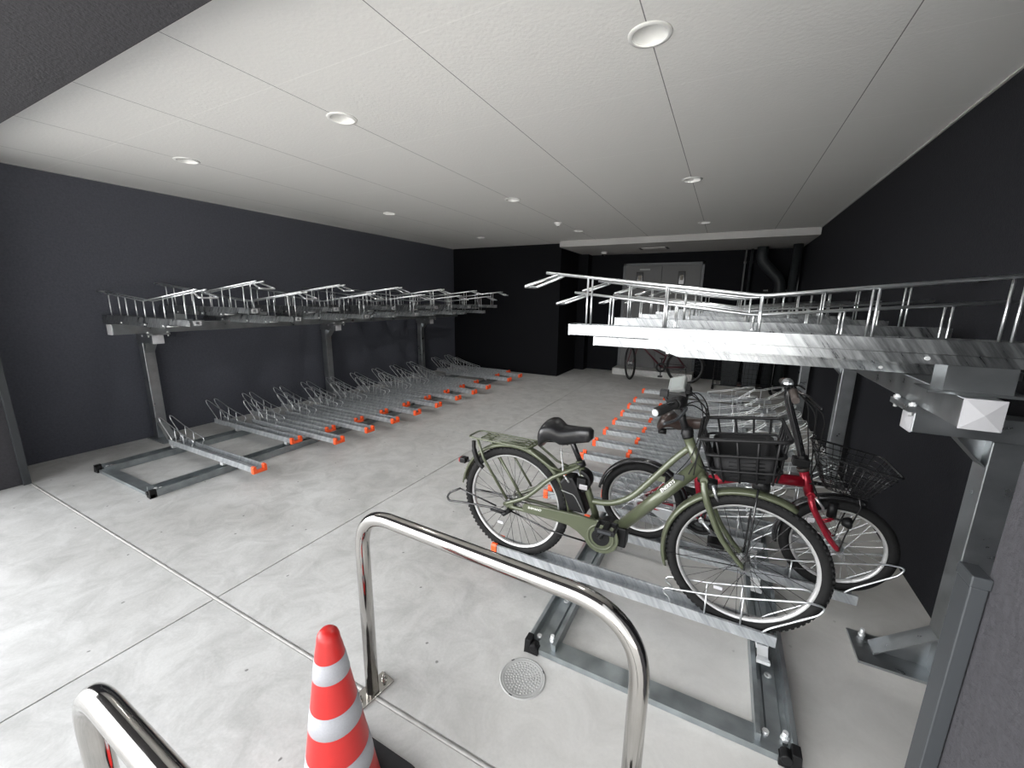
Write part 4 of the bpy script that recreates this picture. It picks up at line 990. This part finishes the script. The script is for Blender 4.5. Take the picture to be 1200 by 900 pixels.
# ------------------------------------------------------------------ stainless hoop barriers
def hoop(p0, p1, h, plate_rot, label):
    p0 = Vector(p0); p1 = Vector(p1); t = thing('hoop_barrier', (p0+p1)/2, label, 'hoop barrier', 'stainless steel hoops by the opening')
    t.location.z = 0
    path = fillet([(p0.x, p0.y, .008), (p0.x, p0.y, h), (p1.x, p1.y, h), (p1.x, p1.y, .008)], [0, .15, .19, 0], 14)
    MB().tube(path, .0245, 28).build('tube', steel, t)
    for p in (p0, p1):
        k = Matrix.Rotation(plate_rot, 4, 'Z')
        m = MB(); c = [k @ Vector(v) for v in ((-.035, -.075, 0), (.035, -.075, 0), (.035, .075, 0), (-.035, .075, 0))]
        m.prism([(p.x+v.x, p.y+v.y) for v in c], 0.0005, .008, 'z'); pl = m.build('foot_plate', steel, t, bevel=.001)
        for s in (-1, 1):
            q = MB(); o_ = k @ Vector((0, s*.055, 0)); q.cyl((p.x+o_.x, p.y+o_.y, .008), (p.x+o_.x, p.y+o_.y, .034), .006, 10); q.cyl((p.x+o_.x, p.y+o_.y, .008), (p.x+o_.x, p.y+o_.y, .020), .011, 6)
            q.build('anchor_bolt', steel, pl)
hoop((-1.062, .905, 0), (-.092, .872, 0), .770, math.radians(-8), 'polished steel hoop barrier standing in front of the green bicycle, right of the cone')
hoop((-1.10, .205, 0), (-.12, .19, 0), .73, math.radians(-8), 'polished steel hoop barrier left of the traffic cone, nearest the viewer')

# ------------------------------------------------------------------ traffic cone
CX, CY_ = -.866, .603
co = thing('traffic_cone', (CX, CY_, 0), 'red traffic cone with white reflective bands between the two steel hoops', 'traffic cone')
Hc = .62
def cr_at(z): return .115+(.030-.115)*((z-.03)/(.60-.03))
prof = [(.115, .03)]+[(cr_at(z), z) for z in [.05+i*.03 for i in range(18)]]+[(.0305, .585), (.0295, .597), (.026, .608), (.018, .617), (.008, .620), (.0001, .6205)]
MB().lathe((CX, CY_, 0), prof, 48).build('cone_body', red_cone, co)
for z0, z1 in ((.483, .538), (.328, .390), (.170, .236)):
    MB().lathe((CX, CY_, 0), [(cr_at(z0)+.0002, z0), (cr_at(z0)+.0014, z0+.0005), (cr_at(z1)+.0014, z1-.0005), (cr_at(z1)+.0002, z1)], 48).build('reflective_band', white_tape, co)
m = MB(); b_ = .163; rr_ = [(CX-b_, CY_-b_), (CX+b_, CY_-b_), (CX+b_, CY_+b_), (CX-b_, CY_+b_)]
m.prism([(p.x, p.y) for p in fillet([(a, b, 0) for a, b in rr_], .04, 5, closed=True)], 0.0, .035, 'z'); m.build('base', cone_blk, co, bevel=.006)

# ------------------------------------------------------------------ round inspection lid in the floor
ML = (-.573, 1.232)
ml = thing('inspection_lid', (ML[0], ML[1], 0), 'small round grey inspection lid with raised dots, set in the concrete floor', 'floor lid')
MB().lathe((ML[0], ML[1], 0), [(.0001, .001), (.078, .001), (.080, .0025), (.083, .0025), (.085, .001), (.0855, .003), (.092, .003), (.0935, .0)], 64).build('lid_rim', manhole_m, ml)
m = MB()
for rr_, n_ in ((.0, 1), (.013, 6), (.024, 12), (.035, 18), (.046, 24), (.057, 29), (.068, 34)):
    for k in range(n_):
        a = 2*PI*k/n_+rr_*9; x, y = ML[0]+rr_*math.cos(a), ML[1]+rr_*math.sin(a)
        m.lathe((x, y, .001), [(.0042, 0), (.0034, .0016), (.0001, .002)], 6)
m.build('raised_dots', manhole_m, ml)
m = MB()
for a in (.75, 2.5, 4.6):
    k = Matrix.Rotation(a, 4, 'Z'); vs = [k @ Vector((.0885+dx, dy, z)) for dx in (-.002, .002) for dy in (-.007, .007) for z in (.0028, .0036)]
    m.add([(v.x+ML[0], v.y+ML[1], v.z) for v in vs], [(0, 1, 3, 2), (4, 6, 7, 5), (0, 4, 5, 1), (2, 3, 7, 6), (0, 2, 6, 4), (1, 5, 7, 3)])
m.build('key_slots', black_pl, ml)
